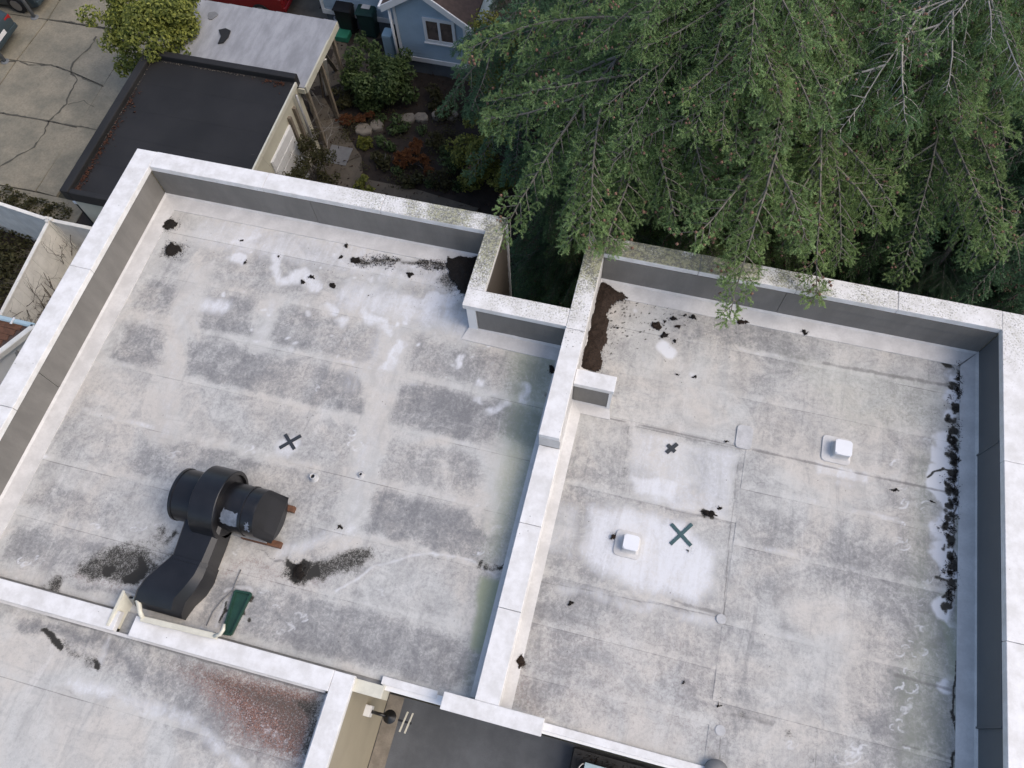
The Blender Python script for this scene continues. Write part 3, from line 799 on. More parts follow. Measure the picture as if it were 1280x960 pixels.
def right_wear(W, seams):
    x, y = W.x, W.y
    W.g = 0.34 + 0.75 * (fbm(x * 0.9 + 30, y * 0.9, 4) - 0.45) + 0.07 * sstep(3.2, 4.6, x)
    P_ = W.poly
    P_('g', [(1000, 420), (1190, 455), (1180, 480), (990, 445)], 0.28, 0.2)
    P_('g', [(980, 450), (1180, 490), (1165, 600), (1075, 560), (980, 545)], 0.30, 0.25)
    P_('g', [(1120, 480), (1195, 490), (1190, 960), (1100, 960)], 0.55, 0.25); P_('g', [(980, 820), (1190, 860), (1190, 960), (960, 960)], 0.42, 0.3); P_('g', [(1000, 640), (1130, 660), (1120, 820), (960, 790)], 0.28, 0.3)
    P_('g', [(830, 808), (905, 830), (900, 885), (822, 850)], 0.52, 0.10)
    P_('g', [(900, 800), (980, 850), (960, 895), (895, 870)], 0.38, 0.15)
    P_('g', [(906, 885), (1020, 905), (1015, 960), (900, 960)], 0.36, 0.12)
    P_('g', [(705, 505), (780, 520), (770, 600), (690, 580)], 0.30, 0.2)
    P_('g', [(780, 420), (960, 470), (940, 540), (780, 500)], 0.26, 0.25)
    P_('g', [(920, 600), (1100, 640), (1080, 700), (905, 660)], 0.20, 0.2)
    P_('g', [(905, 780), (1100, 830), (1080, 890), (900, 860)], 0.24, 0.2)
    # white recoated areas round the vents
    P_('w', [(735, 626), (800, 636), (856, 650), (898, 690), (896, 735), (872, 757), (800, 742), (735, 716), (722, 690)], 0.60, 0.20)
    P_('w', [(786, 535), (925, 565), (912, 652), (800, 630), (782, 600)], 0.42, 0.10)
    P_('w', [(785, 590), (850, 600), (845, 632), (790, 618)], 0.6, 0.1)
    P_('w', [(690, 620), (730, 630), (720, 700), (665, 700)], 0.38, 0.15)
    P_('w', [(1018, 575), (1090, 590), (1088, 606), (1015, 592)], 0.45, 0.06)
    P_('w', [(1015, 592), (1090, 606), (1060, 615), (1020, 600)], 0.3, 0.06)
    W.line('w', [(700, 735), (800, 755), (890, 775)], 0.10, 0.38, 0.12)
    W.line('w', [(830, 432), (838, 440)], 0.13, 0.75, 0.08)
    W.spot('w', (865, 470), 0.08, 0.5, 0.08); W.spot('w', (795, 390), 0.06, 0.55, 0.06); W.line('w', [(800, 440), (808, 460)], 0.03, 0.3, 0.06)
    for p in ((901, 774), (900, 913)): W.spot('w', p, 0.06, 1.0, 0.012, warp=0.05)
    # peeled, washed strip along the right parapet
    for p, r in (((1192, 470), 0.09), ((1190, 495), 0.10), ((1188, 520), 0.08), ((1185, 555), 0.11), ((1182, 575), 0.13), ((1180, 600), 0.16), ((1178, 615), 0.17), ((1185, 628), 0.14), ((1180, 650), 0.09), ((1177, 665), 0.13), ((1174, 690), 0.15), ((1180, 705), 0.12), ((1184, 720), 0.09), ((1182, 765), 0.12), ((1188, 770), 0.08), ((1180, 855), 0.05)):
        W.spot('w', p, r * 1.45, 0.85, 0.09, warp=1.8)
    rs = np.random.default_rng(9)
    for i in range(110):
        yy = rs.uniform(452, 770); xx = 1199 - (yy - 450) * 0.035 - abs(rs.normal(0, 6))
        W.spot('s', (xx, yy), rs.uniform(0.02, 0.07), rs.uniform(0.5, 1.0), 0.04)
    W.line('s', [(1160, 598), (1178, 589), (1194, 588)], 0.010, 0.75, 0.03); W.line('s', [(1168, 722), (1185, 730), (1196, 738)], 0.012, 0.7, 0.035)
    W.line('s', [(1193, 610), (1192, 760)], 0.008, 0.65, 0.02); W.line('s', [(1192, 820), (1191, 960)], 0.010, 0.75, 0.025)
    W.line('s', [(1190, 895), (1202, 915), (1196, 935), (1199, 948)], 0.02, 0.75, 0.04)
    P_('gr', [(1150, 760), (1195, 770), (1190, 960), (1120, 960), (1115, 850)], 0.36, 0.2)
    P_('gr', [(1140, 560), (1170, 570), (1165, 760), (1130, 740)], 0.30, 0.2)
    P_('gr', [(1196, 550), (1206, 550), (1204, 960), (1192, 960)], 0.55, 0.06)
    P_('gr', [(980, 440), (1190, 480), (1185, 540), (1060, 540)], 0.22, 0.25)
    W.line('gr', [(1180, 750), (1190, 840)], 0.1, 0.6, 0.1)
    W.line('gr', [(1150, 800), (1170, 850)], 0.1, 0.4, 0.15)
    for pts, a in (([(786, 532), (925, 562)], .5), ([(925, 562), (913, 655)], .55), ([(913, 655), (904, 770)], .6), ([(786, 532), (778, 600)], .35), ([(708, 606), (912, 654)], .45), ([(650, 722), (785, 748), (904, 772)], .45), ([(900, 912), (899, 960)], .6), ([(720, 465), (775, 478), (772, 500)], .3), ([(1022, 905), (1018, 960)], .4)):
        W.line('l', pts, 0.006, a + .3, 0.02, warp=0.15)
        W.line('g', pts, 0.05, 0.45, 0.12, warp=1.0)
    P_('g', [(860, 650), (912, 662), (902, 770), (870, 760), (900, 735), (902, 690)], 0.5, 0.08)
    P_('g', [(690, 715), (735, 720), (800, 745), (870, 760), (900, 772), (700, 738)], 0.5, 0.10)
    P_('g', [(640, 760), (830, 800), (820, 850), (650, 810)], 0.22, 0.25)
    P_('g', [(800, 690), (815, 640), (720, 625), (700, 700), (725, 700), (735, 635)], 0.2, 0.1)
    # dark drifts lying along laps
    for pts, wd, a in (([(1030, 454), (1100, 468), (1185, 482)], 0.03, 0.85), ([(980, 442), (1040, 458)], 0.03, 0.4), ([(1120, 843), (1160, 854), (1192, 862)], 0.02, 0.85), ([(1128, 931), (1148, 936)], 0.014, 0.9), ([(1160, 938), (1192, 950)], 0.014, 0.8),
                       ([(1145, 765), (1162, 768)], 0.014, 0.6), ([(905, 893), (925, 896), (965, 905)], 0.025, 0.7), ([(880, 640), (890, 645), (897, 649)], 0.03, 0.9), ([(905, 885), (980, 905)], 0.02, 0.5), ([(840, 750), (900, 768)], 0.02, 0.85), ([(690, 722), (760, 745), (800, 755)], 0.03, 0.4),
                       ([(700, 735), (730, 748)], 0.03, 0.45), ([(715, 612), (760, 625), (880, 645)], 0.03, 0.40), ([(800, 502), (840, 512)], 0.03, 0.45), ([(850, 580), (890, 595)], 0.03, 0.4), ([(1150, 825), (1180, 832)], 0.08, 0.30), ([(985, 912), (1010, 920)], 0.05, 0.4)):
        W.line('l', pts, wd, a, wd * 1.3 + 0.01, warp=0.35)
    for p, r, a in (((882, 641), 0.05, 0.8), ((893, 645), 0.03, 0.9), ((985, 915), 0.07, 0.4), ((930, 897), 0.05, 0.4), ((1012, 945), 0.06, 0.35), ((651, 828), 0.08, 0.55), ((768, 672), 0.07, 0.5)): W.spot('s', p, r, a, r)
    for i in range(26):
        p = (rs.uniform(1120, 1165), rs.uniform(520, 950)); W.scuff(p, rs.uniform(5, 9), 200 + i, 3)
    W.scuff((1060, 945), 14, 401, 8); W.scuff((1075, 935), 9, 402, 5); W.scuff((990, 930), 8, 403, 4); W.scuff((935, 548), 6, 404, 4)
    # warm silt near the low corner
    P_('b', [(620, 815), (655, 820), (690, 900), (630, 880)], 0.40, 0.2)
    P_('b', [(640, 720), (660, 725), (640, 820), (625, 815)], 0.35, 0.1)
    P_('b', [(640, 740), (900, 800), (900, 960), (640, 905)], 0.20, 0.4)
    # specks off the litter heap
    for i in range(130):
        a = rs.uniform(0, 1); p = (rs.normal(800, 45), 395 + rs.normal(0, 22)); W.spot('s', p, 0.008, 0.8, 0.02)
    W.poly('s', [(750, 350), (800, 375), (800, 410), (765, 440), (750, 460)], 0.26, 0.2)

def low_wear(W, seams):
    x, y = W.x, W.y
    W.g = 0.18 + 0.3 * (fbm(x * 0.9 + 50, y * 0.9, 4) - 0.4)
    P_ = W.poly
    P_('g', [(-10, 755), (140, 785), (300, 825), (400, 860), (375, 970), (250, 960), (130, 845), (60, 795)], 0.80, 0.25)
    P_('b', [(215, 830), (395, 855), (372, 960), (290, 925)], 0.95, 0.25)
    P_('b', [(240, 832), (398, 862), (375, 960), (300, 915)], 1.2, 0.2); P_('s', [(300, 848), (400, 866), (380, 960), (350, 930)], 0.36, 0.2)
    P_('s', [(170, 815), (390, 868), (400, 905), (360, 915), (250, 850)], 0.42, 0.25)
    P_('s', [(350, 870), (402, 870), (385, 960), (368, 940), (378, 900)], 0.52, 0.12)
    W.line('s', [(45, 788), (70, 812)], 0.025, 0.85, 0.04); W.spot('s', (117, 828), 0.04, 1.0, 0.03); W.line('s', [(70, 805), (120, 830)], 0.05, 0.4, 0.08)
    W.line('l', [(0, 835), (70, 858), (160, 880), (320, 925)], 0.01, 0.5, 0.02)
    W.line('w', [(90, 850), (240, 905), (300, 960)], 0.08, 0.45, 0.15)
    W.line('g', [(20, 780), (120, 800), (180, 850)], 0.08, 0.75, 0.14)
    W.line('w', [(130, 800), (120, 830)], 0.05, 0.4, 0.06)
    W.line('w', [(320, 900), (390, 950)], 0.03, 0.3, 0.10)

def roof_sheets(name, y_edges, x0, x1, zbase, wear, st=0.021, clip=None, xsplit=None, warp_amp=0.006, parent=house):
    for i in range(len(y_edges) - 1):
        ya, yb = y_edges[i], y_edges[i + 1] + 0.05
        xs = np.arange(x0, x1 + st, st); ys = np.arange(ya, yb + st * 0.5, st)
        xs[-1] = x1; ys[-1] = yb
        X, Y = np.meshgrid(xs, ys)
        W = Wear(X, Y); wear(W, y_edges)
        yj = Y + 0.018 * (fbm(X * 1.3, Y * 0 + i, 3) - 0.5)
        # welded lap: pale band above each lap, a dirt line under its free edge
        W.g = W.g - 0.26 * sstep(0.14, 0.03, yj - ya) * fbm(X * 2.1, Y * 3 + 4, 3)
        W.w = np.maximum(W.w, 0.40 * sstep(0.10, 0.01, np.abs(yj - ya - 0.05)) * fbm(X * 5, Y * 9 + i, 3) * 1.5 * sstep(0.36, 0.72, fbm(X * 1.4 + 7 * i, Y * 0.7, 4)))
        W.l = np.maximum(W.l, 1.1 * sstep(0.034, 0.004, np.abs(yb - 0.05 - yj + 0.012)) * sstep(0.30, 0.62, fbm(X * 0.9 + 3 * i, Y * 0.2 + 2, 4)))
        Z = zbase + 0.006 + 0.006 * (yb - Y) / (yb - ya) + warp_amp * (fbm(X * 2.2, Y * 2.2 + 11, 4) - 0.5) * 2
        Z = Z - 0.004 * sstep(0.02, 0.0, Y - ya)
        if clip is not None:
            keep = ~clip(X, Y)
        else: keep = np.ones_like(X, bool)
        ny, nx = X.shape
        idx = np.arange(ny * nx).reshape(ny, nx)
        q = keep[:-1, :-1] & keep[1:, :-1] & keep[:-1, 1:] & keep[1:, 1:]
        T = np.stack([idx[:-1, :-1][q], idx[:-1, 1:][q], idx[1:, 1:][q], idx[1:, :-1][q]], 1)
        me = tri_mesh('membrane_sheet', np.stack([X, Y, Z], -1).reshape(-1, 3), T, [M['membrane']],
                      attr={'grey': W.g.ravel(), 'white': W.w.ravel(), 'soot': W.s.ravel(), 'green': W.gr.ravel(), 'brown': W.b.ravel(), 'line': W.l.ravel()})
        o = link('membrane_sheet', me, parent, True)

roof_l = [0.20, 1.08, 1.96, 2.80, 3.69, 4.57, 5.44, 6.32, YB - 0.04]
roof_sheets('left', roof_l, XL + 0.03, XM0 - 0.02, 0.0, left_wear, clip=lambda X, Y: (X > -2.46) & (Y > 5.68))
roof_sheets('right_a', [0.22, 0.73, 1.42, 2.10, 3.47, 4.63], XM1 + 0.03, 2.13, 0.0, right_wear)
roof_sheets('right_b', [0.22, 1.03, 2.03, 3.15, 4.0, 4.63], 2.125, XR - 0.03, 0.004, right_wear)
roof_sheets('right_c', [4.68, 5.45, 6.25, YB - 0.04], XM1 + 0.03, XR - 0.03, 0.002, right_wear)
roof_sheets('low', [-3.2, -2.2, -1.02, -0.15], -8.42, -2.84, -0.10, low_wear)
box('roof_deck', -8.6, -2.8, -5, -0.06, -0.35, -0.11, M['deck'], house)

# round and rectangular membrane patches over joints
def rrect(cx, cy, hx, hy, r, k=5):
    P_ = []
    for sx, sy, a0 in ((1, 1, 0), (-1, 1, 90), (-1, -1, 180), (1, -1, 270)):
        for i in range(k + 1):
            a = math.radians(a0 + 90 * i / k)
            P_.append((cx + sx * (hx - r) + r * math.cos(a), cy + sy * (hy - r) + r * math.sin(a)))
    return P_
for px, py in ((901, 774), (900, 913), (649, 728)):
    c = at(px, py)
    prism('membrane_patch', [(c[0] + 0.068 * math.cos(t), c[1] + 0.068 * math.sin(t)) for t in np.linspace(0, 6.283, 18, endpoint=False)], 0.012, 0.026, M['patch'], house, 0.004)
c = at(930, 547); prism('membrane_patch', rrect(c[0], c[1], 0.12, 0.19, 0.06), 0.01, 0.029, M['patch'], house, 0.004)

# the lower roof in the courtyard at the bottom of the picture
tag(box('courtyard_floor', -2.55, 8, -6, 0.10, -2.92, -2.80, M['court']), kind='structure')
tag(mesh('courtyard_edge', [(-2.54, -6, -2.79), (-2.28, -6, -2.79), (-2.28, 0.09, -2.79), (-2.54, 0.09, -2.79)], [(0, 1, 2, 3)], M['stone']), kind='structure')

# ------------------------------------------------------------------ things on the roofs
# extraction fan and its duct
fan = empty('roof_fan', (-4.95, 1.88, 0.02))
tag(fan, 'black roof fan with a round drum and a square duct bending down', 'fan')
YC, ZC = 1.88, 0.47
def lathe_x(prof, k=40, yc=YC, zc=ZC):
    V = []; Fc = []
    for i, (x, r) in enumerate(prof):
        for j in range(k):
            t = 2 * math.pi * j / k
            V.append((x, yc + r * math.cos(t), zc + r * math.sin(t)))
    for i in range(len(prof) - 1):
        for j in range(k):
            Fc.append((i * k + j, i * k + (j + 1) % k, (i + 1) * k + (j + 1) % k, (i + 1) * k + j))
    Fc.append(tuple(range(k))[::-1]); Fc.append(tuple(range((len(prof) - 1) * k, len(prof) * k)))
    return V, Fc
def flat_shade(o, ang=30):
    for p in o.data.polygons: p.use_smooth = True
    o.data.set_sharp_from_angle(angle=math.radians(ang))
    return o
V, Fc = lathe_x([(-5.66, 0.355), (-5.645, 0.37), (-5.22, 0.37)]); flat_shade(mesh('drum', V, Fc, M['black'], fan))
V, Fc = lathe_x([(-5.25, 0.485), (-5.24, 0.495), (-4.89, 0.495), (-4.88, 0.485), (-4.88, 0.44), (-4.92, 0.43)], zc=0.52); flat_shade(mesh('collar', V, Fc, M['black'], fan))
for xx, rr, zz in ((-5.63, .375, ZC), (-5.32, .376, ZC), (-4.60, .352, ZC)):
    V, Fc = lathe_x([(xx - .022, rr - .01), (xx - .02, rr + .006), (xx + .02, rr + .006), (xx + .022, rr - .01)], zc=zz); flat_shade(mesh('seam_band', V, Fc, M['black'], fan))
def hood_ring(x, top, k=36, r=0.345):
    P_ = []
    for j in range(k):
        t = 2 * math.pi * j / k
        y = YC + r * math.cos(t); z = ZC + r * math.sin(t)
        P_.append((x, y, min(z, top)))
    return P_
Vh = hood_ring(-4.95, 2) + hood_ring(-4.44, 2) + [(x + 0.0, y, z) for x, y, z in hood_ring(-4.40, 0.80)] + hood_ring(-4.21, 0.30)
Fh = []
for i in range(3):
    for j in range(36): Fh.append((i * 36 + j, i * 36 + (j + 1) % 36, (i + 1) * 36 + (j + 1) % 36, (i + 1) * 36 + j))
Fh.append(tuple(range(108, 144)))
flat_shade(mesh('fan_casing', Vh, Fh, M['black'], fan), 25)
M['patch_paint'] = simple('patch_paint', (0.16, 0.19, 0.24), 0.4, 10, 0.6)
def casing_patch(name, x0, x1, t0, t1, r, mat, seed):
    rs = np.random.default_rng(seed); V = []; Fc = []; nx, nt_ = 8, 8
    for i in range(nx + 1):
        for j in range(nt_ + 1):
            u = i / nx; v = j / nt_
            jx = rs.normal(0, 0.012) if i in (0, nx) else 0; jt = rs.normal(0, 0.04) if j in (0, nt_) else 0
            x = x0 + (x1 - x0) * u + jx; t = math.radians(t0 + (t1 - t0) * v) + jt
            V.append((x, YC + r * math.cos(t), ZC + r * math.sin(t)))
    for i in range(nx):
        for j in range(nt_):
            a = i * (nt_ + 1) + j; Fc.append((a, a + 1, a + nt_ + 2, a + nt_ + 1))
    return mesh(name, V, Fc, mat, fan, True)
casing_patch('bare_patch', -4.86, -4.60, 112, 148, 0.3475, M['patch_paint'], 3)
casing_patch('bare_patch', -4.50, -4.445, 128, 152, 0.3475, M['patch_paint'], 4)
for y in (2.12, 1.58):
    box('timber_sleeper', -4.75, -4.15, y - 0.045, y + 0.045, 0.02, 0.115, M['wood'], fan, 0.006)
box('fan_base', -4.9, -4.35, 1.55, 2.16, 0.09, 0.14, M['galv'], fan, 0.004)
# square duct in two lengths, the last one an elbow turning down
def loft(name, secs, mat, parent, ang=25):
    n = len(secs[0]); V = [p for s in secs for p in s]; Fc = []
    for i in range(len(secs) - 1):
        for j in range(n): Fc.append((i * n + j, i * n + (j + 1) % n, (i + 1) * n + (j + 1) % n, (i + 1) * n + j))
    Fc.append(tuple(range(n))[::-1]); Fc.append(tuple(range((len(secs) - 1) * n, len(secs) * n)))
    return flat_shade(mesh(name, V, Fc, mat, parent), ang)
def rect_sec(xa, xb, y, z0, z1, ch=0.0, ty=0.0):
    return [(xa, y - ty, z0), (xb, y - ty, z0), (xb, y, z1 - ch), (xb - ch, y, z1), (xa + ch * 0.3, y, z1), (xa, y, z1 - ch * 0.3)]
loft('duct', [rect_sec(-5.42, -4.88, 1.72, 0.22, 0.62, 0.05), rect_sec(-5.41, -4.88, 1.45, 0.14, 0.58, 0.06), rect_sec(-5.40, -4.90, 1.0, 0.08, 0.53, 0.07)], M['black'], fan)
loft('elbow', [rect_sec(-5.415, -4.89, 1.01, 0.07, 0.545, 0.08), rect_sec(-5.50, -4.88, 0.85, 0.06, 0.575, 0.09), rect_sec(-5.62, -4.93, 0.66, 0.04, 0.565, 0.11), rect_sec(-5.71, -5.03, 0.49, 0.03, 0.49, 0.12), rect_sec(-5.765, -5.075, 0.345, 0.025, 0.36, 0.11), rect_sec(-5.78, -5.09, 0.285, 0.02, 0.20, 0.06)], M['black'], fan)
loft('joint_band', [rect_sec(-5.412, -4.886, 1.035, 0.075, 0.550, 0.08), rect_sec(-5.425, -4.884, 0.985, 0.073, 0.556, 0.083)], M['black'], fan)
tube('cable', [at(301, 712, .03), at(297, 722, .03), at(291, 738, .03), at(276, 752, .03), at(266, 765, .03), at(258, 782, .05)], 0.008, M['grey_metal'], fan, 6)

# cream rail lying behind the low parapet
rail = empty('gutter_rail', (-5.2, 0.3, 0.2))
tag(rail, 'cream painted metal rail with upturned ends along the low parapet below the black duct', 'rail')
za = 0.27
a = at(176, 773, za); b = at(272, 796, za)
beam('bar', (a[0], a[1], za), (b[0], b[1], za), 0.075, 0.035, M['cream'], rail, bev=0.006)
tube('upturned_end', [at(178, 772, .28), at(175, 765, .32), at(174, 757, .34), at(172, 751, .34), at(168, 748, .31)], [0.03, 0.033, 0.034, 0.03, 0.026], M['cream'], rail, 10)
tube('upturned_end', [at(268, 795, .28), at(275, 793, .31), at(279, 787, .34), at(280, 780, .34)], [0.026, 0.028, 0.027, 0.02], M['cream'], rail, 10)
c = at(258, 790, .20)
box('bracket', c[0] - 0.10, c[0] + 0.12, c[1] - 0.06, c[1] + 0.03, 0.16, 0.225, M['galv'], rail, 0.004)

# green tray
tr = empty('green_tray', (-4.44, 0.55, 0.02))
tag(tr, 'dark green tapered plastic tray lying on the grey roof right of the black duct', 'tray')
p1, p2, p3, p4 = at(294.5, 738.5, .05), at(314, 742, .05), at(289, 793.5, .05), at(278.5, 792, .05)
hexa('tray_floor', [(q[0], q[1], 0.02) for q in (p1, p2, p3, p4)] + [(q[0], q[1], 0.04) for q in (p1, p2, p3, p4)], M['green_plastic'], tr)
for u, v in ((p1, p4), (p2, p3), (p1, p2), (p4, p3)):
    beam('tray_rim', (u[0], u[1], 0.05), (v[0], v[1], 0.05), 0.028, 0.06, M['green_plastic'], tr, bev=0.005)

# small black pipe vents
def pipe_vent(px, py, label, r=0.045, h=0.12):
    c = at(px, py)
    t = empty('pipe_vent', (c[0], c[1], 0.015)); tag(t, label, 'vent', 'small pipe vents on the left roof')
    V = []; Fc = []; k = 14
    for (rr, z) in ((r + 0.03, 0.012), (r + 0.01, 0.03), (r, 0.05), (r, h), (r * 0.75, h), (r * 0.75, 0.03)):
        for j in range(k): V.append((c[0] + rr * math.cos(6.2832 * j / k), c[1] + rr * math.sin(6.2832 * j / k), z))
    for i in range(5):
        for j in range(k): Fc.append((i * k + j, i * k + (j + 1) % k, (i + 1) * k + (j + 1) % k, (i + 1) * k + j))
    mesh('sleeve', V, Fc, M['patch'], t, True)
    V2 = [(c[0] + r * 0.74 * math.cos(6.2832 * j / k), c[1] + r * 0.74 * math.sin(6.2832 * j / k), h * 0.6) for j in range(k)]
    mesh('bore', V2, [tuple(range(k))], M['black'], t)
pipe_vent(393, 598, 'small black pipe vent right of the fan below the black tape cross')
pipe_vent(451.5, 594, 'small broken pipe vent stub on the white track right of the fan', 0.03, 0.06)

# tape crosses
def tape_cross(strips, wd, mat, label):
    c = np.mean([at(*p) for s in strips for p in s], 0)
    t = empty('tape_cross', (c[0], c[1], 0.022)); tag(t, label, 'tape mark', 'tape crosses on the roofs')
    for i, (p, q) in enumerate(strips):
        a, b = at(*p), at(*q); d = (b - a) / np.linalg.norm(b - a); n = np.array([-d[1], d[0], 0]) * wd / 2
        z = 0.024 + 0.003 * i
        V = []; Fc = []; ns = 7
        for k in range(ns):
            m_ = a + (b - a) * k / (ns - 1); j = 0.004 * math.sin(k * 2.1 + i)
            V += [m_ + n * (1 + j * 8) + (0, 0, z), m_ - n * (1 - j * 8) + (0, 0, z), m_ - n + (0, 0, z - 0.012), m_ + n + (0, 0, z - 0.012)]
            if k:
                e = 4 * k
                for u in range(4): Fc.append((e - 4 + u, e - 4 + (u + 1) % 4, e + (u + 1) % 4, e + u))
        Fc += [(3, 2, 1, 0), tuple(range(4 * ns - 4, 4 * ns))]
        mesh('tape_strip', V, Fc, mat, t)
tape_cross([((350, 560.5), (376.7, 545)), ((357, 543.5), (368.5, 562))], 0.052, M['tape'], 'black tape cross on the left roof, above the fan')
tape_cross([((833, 566.3), (846.5, 555.2)), ((834.3, 556.5), (843.6, 565.2))], 0.058, M['tape'], 'smallest tape cross, black, beside the rectangular patch on the right roof')
tape_cross([((838, 680.5), (864.8, 655.5)), ((839, 655.5), (863.5, 682.5))], 0.05, M['tape_teal'], 'large dark teal tape cross on the whitened area by the square vent')

# square roof vents with membrane boots
def square_vent(px, py, s, label, h=0.17, off=(0, 0)):
    c = at(px, py, h)
    t = empty('square_vent', (c[0], c[1], 0.02)); tag(t, label, 'vent', 'white square vents on the right roof')
    prism('flange', rrect(c[0] + off[0], c[1] + off[1], s * 1.75, s * 1.75, 0.06), 0.008, 0.030, M['flash'], t, 0.006)
    bm = bmesh.new(); rings = []
    for hs, z in ((s * 1.25, 0.028), (s * 1.06, 0.045), (s * 0.98, 0.075), (s * 0.98, h - 0.03)):
        rings.append([bm.verts.new((x, y, z)) for x, y in rrect(c[0], c[1], hs, hs, 0.03)])
    for a_, b_ in zip(rings[:-1], rings[1:]):
        for j in range(len(a_)): bm.faces.new((a_[j], a_[(j + 1) % len(a_)], b_[(j + 1) % len(a_)], b_[j]))
    bmobj('collar', bm, M['flash'], t, True)
    prism('vent_cap', rrect(c[0], c[1], s, s, 0.03), h - 0.03, h + 0.005, M['vent'], t, 0.012)
square_vent(789, 678, 0.108, 'white square vent beside the large teal tape cross', off=(-0.03, -0.0))
square_vent(1055, 559.5, 0.12, 'white square vent on the right roof nearest the right parapet', off=(-0.06, 0.0))
c = at(897, 955, .1)
t = empty('round_vent', (c[0], c[1], 0.02)); tag(t, 'dark grey low vent at the bottom edge of the right roof', 'vent')
V, Fc = [], []
k = 20
for r, z in ((0.16, 0.012), (0.13, 0.03), (0.13, 0.09), (0.155, 0.10), (0.15, 0.13), (0.06, 0.15)):
    for j in range(k): V.append((c[0] - 0.0 + r * math.cos(6.2832 * j / k), c[1] - 0.10 + r * math.sin(6.2832 * j / k), z))
for i in range(5):
    for j in range(k): Fc.append((i * k + j, i * k + (j + 1) % k, (i + 1) * k + (j + 1) % k, (i + 1) * k + j))
Fc.append(tuple(range(5 * k, 6 * k)))
mesh('vent_body', V, Fc, M['grey_metal'], t, True)

# heaps of needle litter and moss
def chips(rs, P_, size, flat=0.5):
    n = len(P_)
    d = rs.normal(size=(n, 3)); d[:, 2] *= 0.5; d /= np.linalg.norm(d, axis=1)[:, None]
    e = np.cross(d, rs.normal(size=(n, 3))); e /= np.linalg.norm(e, axis=1)[:, None]
    sz = (size * rs.uniform(0.4, 1.3, n))[:, None]
    V = np.stack([P_ + d * sz, P_ - d * sz, P_ + e * sz * flat, P_ + np.array([0, 0, 1]) * sz * 0.5], 1).reshape(-1, 3)
    b = np.arange(n)[:, None] * 4
    T = np.concatenate([b + np.array([0, 1, 2]), b + np.array([0, 2, 3]), b + np.array([1, 3, 2]), b + np.array([0, 3, 1])])
    return V, T
def heap(poly, label, mat, h=0.10, seed=1, crumbs=140, spread=0.12, name='litter_heap', group=None, z0=0.012, step=0.022, cs=0.012):
    rs = np.random.default_rng(seed)
    P_ = np.asarray(poly); lo = P_.min(0) - 0.05; hi = P_.max(0) + 0.05
    xs = np.arange(lo[0], hi[0], step); ys = np.arange(lo[1], hi[1], step)
    X, Y = np.meshgrid(xs, ys)
    wx = X + 0.07 * (fbm(X * 9 + seed, Y * 9, 4) - 0.5) * 2; wy = Y + 0.07 * (fbm(X * 9, Y * 9 + seed, 4) - 0.5) * 2
    d = -poly_sd(wx, wy, P_)
    Z = z0 + np.clip(d, -0.05, None) * 0.0 + h * np.sqrt(np.clip(d / (h * 2.5), 0, 1)) * (0.5 + 0.9 * fbm(X * 7, Y * 7 + 3, 4)) + 0.02 * (fbm(X * 30, Y * 30, 2) - 0.5) * (d > 0.01)
    keep = d > -0.004
    ny, nx = X.shape; idx = np.arange(ny * nx).reshape(ny, nx)
    q = keep[:-1, :-1] & keep[1:, :-1] & keep[:-1, 1:] & keep[1:, 1:]
    T = np.stack([idx[:-1, :-1][q], idx[:-1, 1:][q], idx[1:, 1:][q], idx[1:, :-1][q]], 1)
    V = np.stack([X, Y, Z], -1).reshape(-1, 3)
    ins = np.argwhere(d > 0.0)
    pk = ins[rs.integers(0, len(ins), min(5000, len(ins) * 3))] if len(ins) else np.zeros((0, 2), int)
    CP = np.stack([X[pk[:, 0], pk[:, 1]], Y[pk[:, 0], pk[:, 1]], Z[pk[:, 0], pk[:, 1]] + 0.004], 1)
    ring = np.argwhere((d < 0.0) & (d > -spread))
    cn = min(crumbs, len(ring) * 2)
    if cn:
        wgt = np.exp(d[ring[:, 0], ring[:, 1]] / (spread * 0.35)); wgt /= wgt.sum()
        rk = ring[rs.choice(len(ring), cn, p=wgt)]
        CP = np.concatenate([CP, np.stack([X[rk[:, 0], rk[:, 1]] + rs.normal(0, 0.01, cn), Y[rk[:, 0], rk[:, 1]] + rs.normal(0, 0.01, cn), np.full(cn, 0.02)], 1)])
    V2, T2 = chips(rs, CP, cs)
    T4 = np.concatenate([T[:, [0, 1, 2]], T[:, [0, 2, 3]], T2 + len(V)])
    c = P_.mean(0)
    o = link(name, tri_mesh(name, np.concatenate([V, V2]) - np.array([c[0], c[1], 0]), T4, [mat]))
    o.location = (c[0], c[1], 0)
    tag(o, label, 'debris', group)
    return o
def hp(*px): return [at(*p)[:2] for p in px]
G1 = 'heaps of dark needle litter on the roofs'
heap(hp((744, 352), (762, 358), (786, 372), (778, 379), (764, 384), (759, 400), (760, 420), (752, 440), (750, 463), (736, 464), (722, 462), (728, 430), (738, 390)), 'long brown heap of needle litter filling the corner behind the stub wall', M['litter_brown'], 0.14, 1, 500, 0.2, group=G1)
heap(hp((557, 322), (600, 320), (596, 345), (583, 371), (574, 366), (564, 352), (558, 340)), 'black heap of litter in the notch corner of the left roof', M['litter'], 0.12, 2, 500, 0.3, group=G1)
def rpoly(px, py, r, seed, asp=1.0):
    rs = np.random.default_rng(seed); c = at(px, py)
    return [(c[0] + r * asp * rs.uniform(0.7, 1.2) * math.cos(t), c[1] + r * rs.uniform(0.7, 1.2) * math.sin(t)) for t in np.linspace(0, 6.283, 11, endpoint=False)]
heap(rpoly(214, 282, 0.125, 3, 1.15), 'upper of the two black litter heaps near the top left corner of the roof', M['litter'], 0.07, 3, 120, 0.12, group=G1)
heap(rpoly(218.5, 312.5, 0.135, 4, 1.05), 'lower of the two black litter heaps near the top left corner of the roof', M['litter'], 0.08, 4, 260, 0.3, group=G1)
